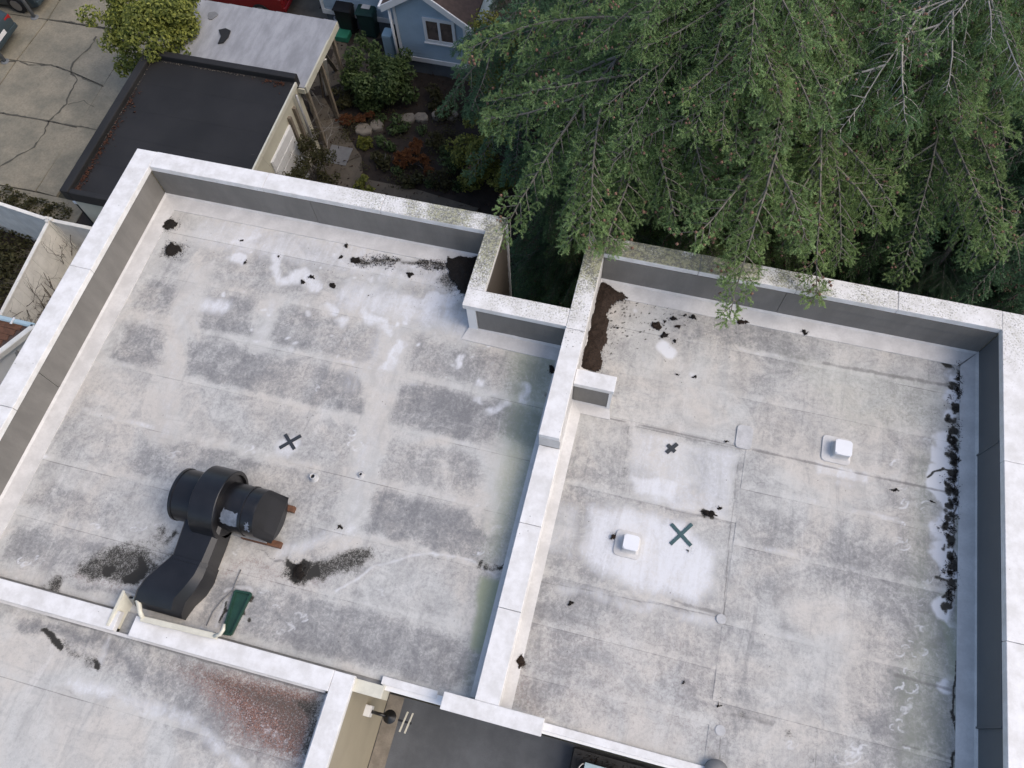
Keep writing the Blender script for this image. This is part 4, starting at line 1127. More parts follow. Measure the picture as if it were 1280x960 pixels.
heap(rpoly(651, 828, 0.075, 5), 'round brown litter clump on the right roof beside the low middle parapet', M['litter_brown'], 0.05, 5, 120, 0.12, group=G1, z0=0.025, step=0.012, cs=0.008)
heap(rpoly(767.5, 672, 0.055, 6), 'small brown clump touching the square vent by the teal cross', M['litter_brown'], 0.055, 6, 50, 0.1, group=G1, z0=0.032, step=0.012, cs=0.008)
heap(rpoly(373, 716, 0.10, 7, 0.9), 'black litter clump in the soot stain right of the duct', M['litter'], 0.03, 7, 260, 0.25, group=G1, step=0.014)
G2 = 'small clumps of moss and litter on the right roof'
small = [(822, 408, .075, 1.5, 'widest flat moss clump of the cluster below the back parapet', 'litter_brown'), (842, 398, .055, 1.0, 'brown moss clump above the wide one in the cluster', 'litter'),
         (847, 411, .05, 0.8, 'olive brown moss clump right of the wide one in the cluster', 'litter_brown'), (855, 394, .032, 1.2, 'small black clump between two brown ones in the cluster', 'litter'),
         (866, 396, .055, .9, 'rightmost dark clump of the moss cluster', 'litter'), (833, 421, .055, 1.2, 'dark clump on the white washed spot', 'litter'), (842, 427, .03, 1.3, 'tiny dark clump at the right of the white washed spot', 'litter'),
         (830, 401.5, .028, 1.2, 'tiny dark clump at the top left of the moss cluster', 'litter'), (908, 396, .04, 1.6, 'flat grey clump left of the reddish one below the fir bough', 'litter'), (927, 402, .055, 1.7, 'reddish brown clump below the hanging fir bough', 'litter_brown'),
         (1006, 416, .055, 1.2, 'black bird shaped clump at the foot of the back parapet', 'litter'), (773, 410.5, .03, 1.2, 'lone black speck right of the long litter heap', 'litter'), (866, 471, .035, 1.2, 'black clump in the middle above the tape cross', 'litter'),
         (846, 468, .022, 1.6, 'tiny dark bit left of the black clump above the tape cross', 'litter'), (720, 511, .03, 1.2, 'left of two dark bits under the stub wall', 'litter'), (725, 515, .025, 1.2, 'right of two dark bits under the stub wall', 'litter'),
         (715, 756, .035, 1, 'black clump on the right roof left of the lower seam', 'litter'), (899, 880, .045, .5, 'long thin black clump above the lower seam disc', 'litter'), (855, 854, .028, 1.2, 'black bit at the corner of the grey worn patch', 'litter'),
         (861, 687, .022, 1.2, 'black speck under the teal tape cross', 'litter'), (1120, 614, .035, 1.8, 'dark seed like bit right of the second square vent', 'litter'), (1165, 626, .025, 1.6, 'thin dark bit at the edge of the peeled strip', 'litter'),
         (885, 643, .07, 1.8, 'dark wet clump on the seam above the teal tape cross', 'litter'), (897, 636, .025, 1.6, 'small dark bit right of the wet clump on the seam', 'litter'), (910, 552, .02, 1.6, 'thin dark bit left of the rectangular patch', 'litter')]
for i, (px, py, r, asp, lb, mt) in enumerate(small):
    heap(rpoly(px, py, r, 30 + i, asp), lb, M[mt], r * 0.6, 30 + i, 14, 0.08, 'moss_clump', G2, step=0.011, cs=0.008)
G3 = 'small dark bits on the left roof'
for i, (px, py, r, lb) in enumerate([(302, 302, .03, 'black bit beside the upper white blot near the back wall'), (308, 328, .035, 'black bit right of the second white blot'), (380, 352, .05, 'black bits on the end of the curled white blot'), (389, 347.5, .04, 'black bit right of the curled white blot'),
        (416, 357.5, .04, 'lone black bit right of the curled white blot'), (432, 308, .035, 'black bit with a pale streak near the back parapet'), (425, 322, .028, 'black bit beside a round white blot'), (446, 327, .07, 'reddish litter at the left end of the upper moss streak'), (513, 343, .06, 'flat dark clump between the two moss streaks'),
        (691, 463, .055, 'black clump against the middle parapet'), (426, 661, .03, 'black bit on a white spot right of the fan'), (349, 321, .02, 'dark speck above the curled white blot'), (462, 370, .018, 'thin dark bit above the banana shaped blot')]):
    heap(rpoly(px, py, r, 70 + i, 1.2), lb, M['litter'], r * 0.5, 70 + i, 16, 0.08, 'litter_bit', G3, step=0.011, cs=0.008)
for pts, lb, sd_ in ([((441, 326), (455, 324), (475, 321), (497, 325), (492, 332), (470, 331), (450, 333)), 'dark mossy streak of crumbs along the back of the left roof', 90], [((522, 330), (540, 326), (558, 327), (556, 336), (535, 337)), 'dark mossy streak running into the black heap', 91]):
    rs = np.random.default_rng(sd_); P_ = np.array(hp(*pts)); lo, hi = P_.min(0), P_.max(0)
    q = rs.uniform(lo - 0.05, hi + 0.05, (1500, 2)); d = poly_sd(q[:, 0], q[:, 1], P_); q = q[d < rs.exponential(0.03, len(q))]
    V2, T2 = chips(rs, np.stack([q[:, 0], q[:, 1], np.full(len(q), 0.022)], 1), 0.016)
    o = link('moss_streak', tri_mesh('moss_streak', V2, T2, [M['litter']])); tag(o, lb, 'debris', kind='stuff')
rs = np.random.default_rng(95)
pts = []
for i in range(60):
    yy = 450 + 300 * rs.random() ** 1.25; c = at(1201 - (yy - 450) * 0.04 - abs(rs.normal(0, 6)), yy)
    n = rs.integers(8, 50); sp = rs.uniform(0.012, 0.05)
    pts.append(np.stack([c[0] + rs.normal(0, sp, n), c[1] + rs.normal(0, sp * 1.2, n), np.full(n, 0.024)], 1))
V2, T2 = chips(rs, np.concatenate(pts), 0.018)
tag(link('leaf_litter', tri_mesh('leaf_litter', V2, T2, [M['litter']])), 'strip of black leaf litter along the foot of the right parapet', 'debris', kind='stuff')
pts = []
for cx, cy, sx, sy, n in ((770, 390, 40, 28, 260), (850, 400, 50, 20, 120), (560, 350, 40, 30, 260), (460, 328, 40, 10, 80), (215, 320, 16, 12, 60), (1000, 430, 80, 14, 60)):
    for i in range(n):
        c = at(cx + rs.normal(0, sx), cy + rs.normal(0, sy))
        if -8.2 < c[0] < 5.1 and 0.4 < c[1] < 6.8 and not (-2.6 < c[0] < -0.85 and c[1] > 5.3) and not (-0.95 < c[0] < -0.5): pts.append((c[0], c[1], 0.023))
V2, T2 = chips(rs, np.array(pts), 0.010)
tag(link('needle_crumbs', tri_mesh('needle_crumbs', V2, T2, [M['litter']])), 'loose needle crumbs scattered on the roofs below the firs', 'debris', kind='stuff')
pts = []
for i in range(900):
    t = rs.random() ** 0.6
    x = -2.3 + 7.6 * rs.random(); y = 7.09 + 0.28 * rs.random()
    if (-2.2 < x < -0.9) or rs.random() < 0.75 * sstep(1.5, 5, np.array(x)): continue
    pts.append((x, y, 0.77))
for i in range(220): pts.append((-0.86 + 0.27 * rs.random(), 5.2 + 2.2 * rs.random() ** 0.7, 0.77))
for i in range(150): pts.append((-2.5 + 0.24 * rs.random(), 5.95 + 1.4 * rs.random() ** 0.7, 0.77))
V2, T2 = chips(rs, np.array(pts), 0.012)
M['lichen'] = simple('lichen', (0.13, 0.13, 0.075), 0.5, 30, 0.95)
tag(link('lichen_tufts', tri_mesh('lichen_tufts', V2, T2, [M['lichen']])), 'grey green lichen and moss crumbs on the back copings under the firs', 'moss', kind='stuff')

# wall lamp on the courtyard wall
zl = -1.35
lamp = empty('wall_lamp', (-2.5, -0.15, zl)); tag(lamp, 'black lantern wall lamp with a white back plate on the tan courtyard wall', 'lamp')
yl = -0.22
box('back_plate', -2.56, -2.46, yl - 0.08, yl + 0.08, zl - 0.10, zl + 0.10, M['trim'], lamp, 0.01)
tube('arm', [(-2.46, yl, zl), (-2.34, yl, zl + 0.06), (-2.22, yl, zl + 0.02)], 0.025, M['black'], lamp)
def lathe(name, cx, cy, prof, mat, parent, k=16):
    V = []; Fc = []
    for r, z in prof:
        for j in range(k): V.append((cx + r * math.cos(6.2832 * j / k), cy + r * math.sin(6.2832 * j / k), z))
    for i in range(len(prof) - 1):
        for j in range(k): Fc.append((i * k + j, i * k + (j + 1) % k, (i + 1) * k + (j + 1) % k, (i + 1) * k + j))
    Fc.append(tuple(range(k))[::-1]); Fc.append(tuple(range((len(prof) - 1) * k, len(prof) * k)))
    return flat_shade(mesh(name, V, Fc, mat, parent))
lathe('lantern', -2.18, yl, [(0.04, zl - 0.24), (0.065, zl - 0.21), (0.08, zl - 0.02), (0.10, zl + 0.0), (0.05, zl + 0.04), (0.015, zl + 0.07)], M['black'], lamp)
for dx in (0.16, 0.24):
    beam('prong', (-2.14 + dx, yl - 0.16, zl - 0.02), (-2.10 + dx, yl + 0.13, zl - 0.02), 0.022, 0.03, M['cream'], lamp)
beam('prong_bar', (-2.05, yl - 0.01, zl - 0.03), (-1.84, yl - 0.01, zl - 0.03), 0.03, 0.025, M['black'], lamp)

# planter bed and box at the bottom edge
zf = -2.80
q0, q1 = at(718, 933, zf + .3), at(870, 975, zf + .3)
pl = empty('planter_bed', (q0[0] + 1, q0[1] - 0.6, zf)); tag(pl, 'black planter bed strewn with brown litter on the dark courtyard floor', 'planter')
box('planter_box', q0[0], 4.2, -2.6, min(q0[1], 0.05), zf, zf + 0.30, M['bin_black'], pl, 0.01)
qs = []
for i in range(1500):
    qs.append((q0[0] + 0.05 + (4.1 - q0[0]) * rs.random(), min(q0[1], 0.05) - 0.05 - 2.3 * rs.random() ** 1.6, zf + 0.305))
V2, T2 = chips(rs, np.array(qs), 0.03)
link('bed_litter', tri_mesh('bed_litter', V2, T2, [M['litter_brown']]), pl)['kind'] = 'stuff'
c0 = at(733, 953, zf + .6); c1 = at(762, 962, zf + .6)
bx = empty('pale_box', (c0[0] + .3, c0[1] - .3, zf + .3)); tag(bx, 'pale blue box with a wire handle in the planter bed at the bottom edge', 'box')
box('box_body', c0[0], c0[0] + 0.62, c0[1] - 0.62, c0[1] - 0.02, zf + 0.29, zf + 0.56, M['plastic_blue'], bx, 0.01)
box('box_lid', c0[0] - 0.02, c0[0] + 0.64, c0[1] - 0.64, c0[1], zf + 0.56, zf + 0.60, M['plastic_blue'], bx, 0.008)
tube('wire_handle', [(c0[0] - 0.02 - 0.10 * math.sin(t), c0[1] - 0.22 + 0.2 * math.cos(t), zf + 0.58 + 0.02 * math.sin(t)) for t in np.linspace(0, 3.14, 9)], 0.012, M['rim'], bx, 6)

# ------------------------------------------------------------------ garage
GR = -4.72
ga = [at(185, 62, GR), at(372, 96.5, GR)]
gx0, gx1, gy1 = ga[0][0], ga[1][0], 0.5 * (ga[0][1] + ga[1][1])
gx0 = min(gx0, at(80, 240, GR)[0]); gy0 = 9.55
gar = empty('garage', ((gx0 + gx1) / 2, (gy0 + gy1) / 2, GZ)); tag(gar, 'low garage with a black flat roof and cream walls beside the concrete driveway', 'garage')
prism('wall', [(gx0 + .1, gy0 + .1), (gx1 - .05, gy0 + .1), (gx1 - .05, gy1 - .1), (gx0 + .1, gy1 - .1)], GZ, GR - .12, M['garage_wall'], gar)
box('roof', gx0 + .05, gx1 - .02, gy0 + .05, gy1 - .05, GR - .14, GR - .07, M['dark_roof'], gar)
for i in range(5):
    ya = gy0 + .16 + i * (gy1 - gy0 - .32) / 5; yb = ya + (gy1 - gy0 - .32) / 5 + .03
    hexa('roof_sheet', [(gx0 + .24, ya, GR - .072), (gx1 - .08, ya, GR - .072), (gx1 - .08, yb, GR - .072), (gx0 + .24, yb, GR - .072), (gx0 + .24, ya, GR - .064), (gx1 - .08, ya, GR - .064), (gx1 - .08, yb, GR - .066), (gx0 + .24, yb, GR - .066)], M['dark_roof'], gar)
box('roof_kerb', gx0, gx1, gy1 - .20, gy1, GR - .30, GR + .10, M['dark_roof'], gar, .03)
box('roof_kerb', gx0, gx0 + .24, gy0, gy1 - .20, GR - .30, GR + .08, M['dark_roof'], gar, .03)
box('roof_kerb', gx0 + .24, gx1, gy0, gy0 + .16, GR - .30, GR + .06, M['dark_roof'], gar, .03)
box('metal_edge', gx1 - .03, gx1 + .02, gy0 + .16, gy1 - .2, GR - .16, GR - .02, M['cream'], gar, .006)
rs = np.random.default_rng(21); qs = []
for i in range(260): qs.append((gx0 + .30 + rs.exponential(.06), gy0 + .2 + rs.random() ** 1.8 * 3.6, GR - .045))
for i in range(60): qs.append((gx1 - .3 - rs.exponential(.35), gy1 - .28 - rs.exponential(.05), GR - .045))
V2, T2 = chips(rs, np.array(qs), 0.05)
tag(link('leaf_litter', tri_mesh('leaf_litter', V2, T2, [M['rust']])), 'rust brown leaves caught along the kerb of the black garage roof', 'leaves', kind='stuff')
rs = np.random.default_rng(22); qs = []
for i in range(120): qs.append((gx0 + .5 + rs.random() * (gx1 - gx0 - 1.6), gy1 - .25 - abs(rs.normal(0, .02)), GR - .045))
for i in range(90): qs.append((gx0 + .27 + abs(rs.normal(0, .015)), gy1 - .3 - 3.2 * rs.random(), GR - .045))
V2, T2 = chips(rs, np.array(qs), 0.022)
link('flaked_paint', tri_mesh('flaked_paint', V2, T2, [M['stone']]), gar)['kind'] = 'stuff'
# white panelled door and frame on the right wall of the garage
dz0 = GZ + 0.02; xg = gx1 - .05
dr = box('door', xg, xg + .05, 12.2, 13.6, dz0, GZ + 2.1, M['trim'], gar, .006)
for k in range(6): box('door_panel', xg + .05, xg + .065, 12.25, 13.55, dz0 + .06 + k * .34, dz0 + .36 + k * .34, M['trim'], dr, .004)
for y in (13.68, 14.05): box('door_post', xg, xg + .10, y - .05, y + .05, GZ, GZ + 2.3, M['timber'], gar, .006)
tube('downpipe', [(xg + .12, 14.25, GZ), (xg + .12, 14.25, GR - .2)], .04, M['galv'], gar)

# ------------------------------------------------------------------ carport with a grey metal roof
CZ = -4.95
cA, cB, cCc = at(264, 8, CZ), at(420, 28, CZ), at(383, 110, CZ)
cx0, cx1 = cA[0] - .6, cB[0]; cy1 = cB[1] + .02; cy0 = cCc[1]
cp = empty('carport', ((cx0 + cx1) / 2, (cy0 + cy1) / 2, GZ)); tag(cp, 'open carport with a weathered grey sheet metal roof behind the black garage', 'carport')
rs = np.random.default_rng(31)
nsh = 12
for i in range(nsh):
    a = cx0 + (cx1 - cx0) * i / nsh; b = cx0 + (cx1 - cx0) * (i + 1) / nsh + .03
    dz = .006 * (i % 2)
    hexa('roof_sheet', [(a, cy0, CZ - .03 + dz), (b, cy0, CZ - .03 + dz), (b, cy1, CZ + .02 + dz), (a, cy1, CZ + .02 + dz), (a, cy0, CZ - .01 + dz), (b, cy0, CZ - .022 + dz), (b, cy1, CZ + .028 + dz), (a, cy1, CZ + .04 + dz)], M['sheet_metal'], cp)
box('fascia', cx1, cx1 + .05, cy0, cy1, CZ - .20, CZ + .02, M['garage_wall'], cp, .005)
box('fascia', cx0, cx1, cy0 - .05, cy0, CZ - .20, CZ - .035, M['garage_wall'], cp, .005)
for x, y in ((cx1 - .1, cy0 + .2), (cx1 - .1, cy1 - .3), (cx1 - .1, (cy0 + cy1) / 2), (cx0 + .2, cy0 + .2), (cx0 + .2, cy1 - .3)):
    box('post', x - .05, x + .05, y - .05, y + .05, GZ, CZ - .04, M['timber'], cp, .005)
bm_ = bmesh.new()
P_ = np.array([at(*p, CZ)[:2] for p in ((274, 39), (283, 37), (289, 40), (286, 48), (280, 55), (273, 56), (277, 47))])
prism('tar_patch', P_, CZ + .03, CZ + .055, M['dark_roof'], cp)
c = at(266, 21, CZ); prism('tar_patch', [(c[0] + .14 * math.cos(t) * (1 + .3 * math.sin(3 * t)), c[1] + .17 * math.sin(t)) for t in np.linspace(0, 6.28, 12, endpoint=False)], CZ + .03, CZ + .05, M['grey_metal'], cp)
lg = [((400, 60), (420, 88)), ((404, 75), (411, 118)), ((398, 82), (404, 122))]
for i, (lb, nm) in enumerate((('long bare board leaning on the carport post', .12), ('pale board leaning under the carport edge, nearest the garden path', .2), ('thin dark stick leaning under the carport edge', .05))):
    a = at(*lg[i][0], CZ - .3); b = at(*lg[i][1], GZ)
    o = beam('leaning_board', a, b, nm, .04, M['timber'] if i != 1 else M['fence']); tag(o, lb, 'board', 'boards leaning at the carport')

# ------------------------------------------------------------------ blue house
TZ = -6.85
A_, B_ = at(504, 67.5, TZ), at(585, 84.5, TZ)
hx0, hx1, hy = A_[0], B_[0], (A_[1] + B_[1]) / 2
hE = empty('blue_house', ((hx0 + hx1) / 2, hy + 2, GZ)); tag(hE, 'pale blue lap sided house with white trim and a small gabled front', 'house')
zl_, zr_ = TZ + 2.05, TZ + 1.75
xm_ = hx0 + (hx1 - hx0) * .42; zp = TZ + 2.62
def gable_z(x): return zl_ + (zp - zl_) * (x - hx0) / (xm_ - hx0) if x < xm_ else zp + (zr_ - zp) * (x - xm_) / (hx1 - xm_)
mesh('wall', [(hx0, hy, TZ), (hx1, hy, TZ), (hx1, hy, zr_), (xm_, hy, zp), (hx0, hy, zl_), (hx0, hy + 4, TZ), (hx1, hy + 4, TZ), (hx1, hy + 4, zr_), (xm_, hy + 4, zp), (hx0, hy + 4, zl_)],
     [(0, 1, 2, 3, 4), (1, 6, 7, 2), (5, 0, 4, 9), (9, 8, 7, 6, 5)], M['blue'], hE)
lap = Acc(); nb = 22
for i in range(nb):
    z0_ = TZ + i * .115; z1_ = z0_ + .118
    xa = hx0 + .06; xb = hx1 - .06
    if z1_ > zr_ - .05:   # clip to the gable
        xs_ = [x for x in np.linspace(hx0 + .06, hx1 - .06, 60) if gable_z(x) > z1_ + .02]
        if len(xs_) < 3: break
        xa, xb = xs_[0], xs_[-1]
    lap.add([(xa, hy - .028, z0_), (xb, hy - .028, z0_), (xb, hy - .006, z1_), (xa, hy - .006, z1_), (xa, hy, z0_), (xb, hy, z0_)], [(0, 1, 2, 3), (4, 5, 1, 0)])
lap.build('lap_siding', M['blue'], hE)['kind'] = 'stuff'
box('foundation', hx0 + .05, hx1 - .05, hy + .03, hy + 4, GZ - .1, TZ, M['found'], hE)
box('water_table', hx0 - .02, hx1 + .02, hy - .05, hy + .02, TZ - .10, TZ + .06, M['trim'], hE, .006)
box('corner_board', hx0 - .03, hx0 + .06, hy - .045, hy + .05, TZ + .06, zl_ - .05, M['trim'], hE, .004)
box('corner_board', hx1 - .06, hx1 + .03, hy - .045, hy + .05, TZ + .06, zr_ - .05, M['trim'], hE, .004)
oh = .30
def slope_pt(x): return gable_z(x) if hx0 <= x <= hx1 else (zl_ + (zp - zl_) * (x - hx0) / (xm_ - hx0) if x < hx0 else zr_ + (zr_ - zp) / (hx1 - xm_) * (x - hx1))
for xa, xb in ((hx0 - oh, xm_), (xm_, hx1 + oh)):
    za_, zb_ = slope_pt(xa), slope_pt(xb)
    rf = hexa('roof', [(xa, hy - .22, za_ + .03), (xb, hy - .22, zb_ + .03), (xb, hy + 4.2, zb_ + .03), (xa, hy + 4.2, za_ + .03), (xa, hy - .22, za_ + .12), (xb, hy - .22, zb_ + .12), (xb, hy + 4.2, zb_ + .12), (xa, hy + 4.2, za_ + .12)], M['shingle'], hE)
    hexa('barge_board', [(xa, hy - .26, za_ - .10), (xb, hy - .26, zb_ - .10), (xb, hy - .222, zb_ - .10), (xa, hy - .222, za_ - .10), (xa, hy - .26, za_ + .125), (xb, hy - .26, zb_ + .125), (xb, hy - .222, zb_ + .125), (xa, hy - .222, za_ + .125)], M['trim'], rf)
box('gutter', hx0 - oh - .10, hx0 - oh + .01, hy - .24, hy + 4.2, slope_pt(hx0 - oh) - .02, slope_pt(hx0 - oh) + .08, M['trim'], hE, .02)
def fpt(px, py):   # point on the front wall plane
    d = R.T @ np.array([(px - 640) / F, (py - 480) / F, 1.0]); t = hy / d[1]
    return d * t + np.array([0, 0, HC])
w0, w1 = fpt(528, 21), fpt(571.5, 55)
wx0, wx1, wz0, wz1 = w0[0], w1[0], fpt(550, 53)[2], fpt(548, 23)[2]
wn_ = box('window', wx0 + .08, wx1 - .08, hy - .03, hy + .02, wz0 + .08, wz1 - .08, M['bin_black'], hE)
for xa, xb, za_, zb_ in ((wx0, wx1, wz1 - .10, wz1), (wx0, wx1, wz0, wz0 + .10), (wx0, wx0 + .10, wz0 + .10, wz1 - .10), (wx1 - .10, wx1, wz0 + .10, wz1 - .10), ((wx0 + wx1) / 2 - .04, (wx0 + wx1) / 2 + .04, wz0 + .10, wz1 - .10)):
    box('window_frame', xa, xb, hy - .07, hy + .01, za_, zb_, M['trim'], wn_, .004)
for xa, xb in ((wx0 + .10, (wx0 + wx1) / 2 - .04), ((wx0 + wx1) / 2 + .04, wx1 - .10)):
    box('pane', xa, xb, hy - .045, hy - .032, wz0 + .10, wz1 - .10, M['window'], wn_)
box('sill', wx0 - .03, wx1 + .03, hy - .10, hy - .03, wz0 - .04, wz0, M['trim'], wn_, .004)
tube('downpipe', [(hx0 - .10, hy - .12, GZ), (hx0 - .10, hy - .12, zl_ - .1)], .045, M['trim'], hE)
# longer blue wall further back
l0, l1 = at(405, 9, TZ), at(482, 25, TZ); ly = (l0[1] + l1[1]) / 2
box('wall', l0[0], hx0 - .15, ly, ly + 3, TZ, TZ + 2.6, M['blue'], hE)
lap = Acc()
for i in range(22):
    z0_ = TZ + .05 + i * .115
    lap.add([(l0[0] + .05, ly - .028, z0_), (hx0 - .16, ly - .028, z0_), (hx0 - .16, ly - .006, z0_ + .118), (l0[0] + .05, ly - .006, z0_ + .118), (l0[0] + .05, ly, z0_), (hx0 - .16, ly, z0_)], [(0, 1, 2, 3), (4, 5, 1, 0)])
lap.build('lap_siding', M['blue'], hE)['kind'] = 'stuff'
box('water_table', l0[0] - .03, hx0 - .15, ly - .05, ly + .02, TZ - .14, TZ + .04, M['trim'], hE, .006)
box('corner_board', l0[0] - .03, l0[0] + .07, ly - .045, ly + .05, TZ + .04, TZ + 2.6, M['trim'], hE, .004)
box('foundation', l0[0] + .05, hx0 - .15, ly + .03, ly + 3, GZ - .1, TZ - .14, M['found'], hE)
hexa('roof', [(l0[0] - .4, ly - .5, TZ + 2.5), (hx0 - .1, ly - .5, TZ + 2.5), (hx0 - .1, ly + 2.5, TZ + 4), (l0[0] - .4, ly + 2.5, TZ + 4), (l0[0] - .4, ly - .5, TZ + 2.62), (hx0 - .1, ly - .5, TZ + 2.62), (hx0 - .1, ly + 2.5, TZ + 4.12), (l0[0] - .4, ly + 2.5, TZ + 4.12)], M['shingle'], hE)

# wheeled bins in front of the long wall
def bin_(px, py, mat, label, s=1.0):
    c = at(px, py, GZ)
    t = empty('wheeled_bin', (c[0], c[1], GZ)); tag(t, label, 'bin', 'wheeled bins by the blue house')
    w_, d_, h_ = .30 * s, .34 * s, 1.0 * s
    hexa('bin_body', [(c[0] - w_ * .8, c[1] - d_ * .75, GZ + .06), (c[0] + w_ * .8, c[1] - d_ * .75, GZ + .06), (c[0] + w_ * .8, c[1] + d_ * .75, GZ + .06), (c[0] - w_ * .8, c[1] + d_ * .75, GZ + .06),
                      (c[0] - w_, c[1] - d_, GZ + h_), (c[0] + w_, c[1] - d_, GZ + h_), (c[0] + w_, c[1] + d_, GZ + h_), (c[0] - w_, c[1] + d_, GZ + h_)], mat, t, .03)
    hexa('lid', [(c[0] - w_ - .03, c[1] - d_ - .05, GZ + h_), (c[0] + w_ + .03, c[1] - d_ - .05, GZ + h_), (c[0] + w_ + .03, c[1] + d_ + .03, GZ + h_), (c[0] - w_ - .03, c[1] + d_ + .03, GZ + h_),
                 (c[0] - w_ + .02, c[1] - d_, GZ + h_ + .07), (c[0] + w_ - .02, c[1] - d_, GZ + h_ + .07), (c[0] + w_ - .02, c[1] + d_, GZ + h_ + .10), (c[0] - w_ + .02, c[1] + d_, GZ + h_ + .10)], mat, t, .015)
    for sx in (-1, 1): tube('wheel', [(c[0] + sx * w_ * .72, c[1] + d_ * .8, GZ + .10), (c[0] + sx * w_ * .86, c[1] + d_ * .8, GZ + .10)], .10, M['tyre'], t, 12)
    tube('handle', [(c[0] - w_ * .8, c[1] + d_ + .10, GZ + h_ - .02), (c[0] + w_ * .8, c[1] + d_ + .10, GZ + h_ - .02)], .018, mat, t, 8)
    return t, c
t, c = bin_(466, 42, M['bin'], 'dark green wheeled bin with a pale sticker on its lid by the blue house')
box('sticker', c[0] - .14, c[0] + .14, c[1] - .14, c[1] + .06, GZ + 1.085, GZ + 1.10, M['label_white'], t)
bin_(439, 37, M['bin_black'], 'black wheeled bin left of the dark green one')
c = at(427, 47, GZ)
o = box('storage_tub', c[0] - .32, c[0] + .32, c[1] - .22, c[1] + .22, GZ + .01, GZ + .22, M['plastic_green'], None, .03); tag(o, 'low green tub on the ground in front of the black bin', 'tub')
c = at(427, 34, GZ)
t = lathe('bucket', c[0], c[1], [(.13, GZ), (.17, GZ + .38), (.18, GZ + .40), (.15, GZ + .40), (.12, GZ + .1)], M['label_white'], None); tag(t, 'white bucket left of the black bin', 'bucket')
c = at(487, 43, GZ + .8)
o = box('water_butt', c[0] - .22, c[0] + .12, c[1] - .2, c[1] + .2, GZ, GZ + .9, M['plastic_blue'], None, .06); tag(o, 'pale blue tank at the left corner of the gabled front', 'tank')
tag(sheet('yard_paving', -16, -8.9, 16.9, 24, GZ + .012, M['path']), kind='structure')

# ------------------------------------------------------------------ cars
def make_car(name, label, rear, mat, group=None, ln=4.5, wd=1.8, h=1.45, plate=True):
    """car whose rear bumper faces +X at point rear (x, y of its middle)"""
    rx, ry = rear
    t = empty(name, (rx - ln / 2, ry, GZ + .02)); tag(t, label, 'car', group)
    g = GZ + .02
    # body: lofted across its length
    prof = [(0.0, .42, .72, .80), (.06, .30, .86, .90), (.30, .24, .95, .95), (.9, .22, .98, 1), (2.2, .22, .96, 1), (3.3, .22, .92, 1), (4.0, .24, .84, .96), (4.35, .30, .74, .88), (4.5, .40, .62, .74)]
    secs = []
    for u, z0, z1, ws in prof:
        x = rx - u * ln / 4.5; hw = wd / 2 * ws
        secs.append([(x, ry - hw * .96, g + z0), (x, ry - hw, g + (z0 + z1) * .5), (x, ry - hw * .98, g + z1 - .06), (x, ry - hw * .86, g + z1), (x, ry, g + z1 + .03), (x, ry + hw * .86, g + z1), (x, ry + hw * .98, g + z1 - .06), (x, ry + hw, g + (z0 + z1) * .5), (x, ry + hw * .96, g + z0)])
    loft('body', secs, mat, t, 40)
    cab = [(.45, .97, .60, .80), (.95, 1.38, .62, .72), (1.7, h, .64, .70), (2.4, h - .01, .64, .70), (2.75, h - .08, .63, .71), (3.45, .93, .60, .80)]
    secs = []
    for u, z, wt_, wb in cab:
        x = rx - u * ln / 4.5; a = wd / 2 * wt_ * 1.15; b = wd / 2 * .9
        secs.append([(x, ry - b, g + .92), (x, ry - a, g + max(z - .08, .93)), (x, ry - a * .85, g + z), (x, ry + a * .85, g + z), (x, ry + a, g + max(z - .08, .93)), (x, ry + b, g + .92)])
    loft('glasshouse', secs, M['glass'], t, 40)
    V = []; Fc = []
    for u, z in ((1.0, 1.40), (1.7, h + .012), (2.4, h + .004), (2.72, h - .06)):
        x = rx - u * ln / 4.5; a = wd / 2 * .70
        V += [(x, ry - a, g + z), (x, ry + a, g + z), (x, ry + a, g + z - .03), (x, ry - a, g + z - .03)]
    for i in range(3):
        for j in range(4): Fc.append((4 * i + j, 4 * i + (j + 1) % 4, 4 * i + 4 + (j + 1) % 4, 4 * i + 4 + j))
    Fc += [(3, 2, 1, 0), (12, 13, 14, 15)]
    mesh('roof_panel', V, Fc, mat, t, False)
    for u in (.85, 3.55):
        for s in (-1, 1):
            x = rx - u * ln / 4.5; y = ry + s * (wd / 2 - .10)
            wh = tube('wheel', [(x, y - .10, g + .31), (x, y + .10, g + .31)], .31, M['tyre'], t, 20, False)
            tube('rim', [(x, y + s * .10, g + .31), (x, y + s * .112, g + .31)], .20, M['rim'], wh, 14, False)
    for s in (-1, 1):
        box('tail_lamp', rx - .14, rx - .02, ry + s * wd * .36 - .14, ry + s * wd * .36 + .14, g + .68, g + .82, M['lamp_red'], t, .02)
        box('mirror', rx - 3.0 * ln / 4.5, rx - 2.9 * ln / 4.5, ry + s * (wd / 2 + .04) - .09, ry + s * (wd / 2 + .04) + .09, g + .92, g + 1.05, mat, t, .02)
    if plate: box('number_plate', rx - .02, rx + .012, ry - .26, ry + .26, g + .52, g + .66, M['label_white'], t)
    box('bumper', rx - .10, rx + .03, ry - wd * .44, ry + wd * .44, g + .34, g + .50, mat, t, .04)
    return t
e1 = at(19, 25, GZ + .55); e2 = at(44, 9, GZ + .45)
make_car('parked_car', 'dark slate car at the left picture edge with its rear to the driveway', (e1[0], e1[1] - .85), M['car_dark'], 'dark cars parked under the post canopy')
make_car('parked_car', 'second dark car parked behind the first at the top left corner', (e2[0], e2[1] + .95), M['car_dark'], 'dark cars parked under the post canopy')
e3 = at(352, 8, GZ + .7)
make_car('parked_car', 'dark red car standing behind the carport roof', (e3[0], e3[1] + .9), M['car_red'])
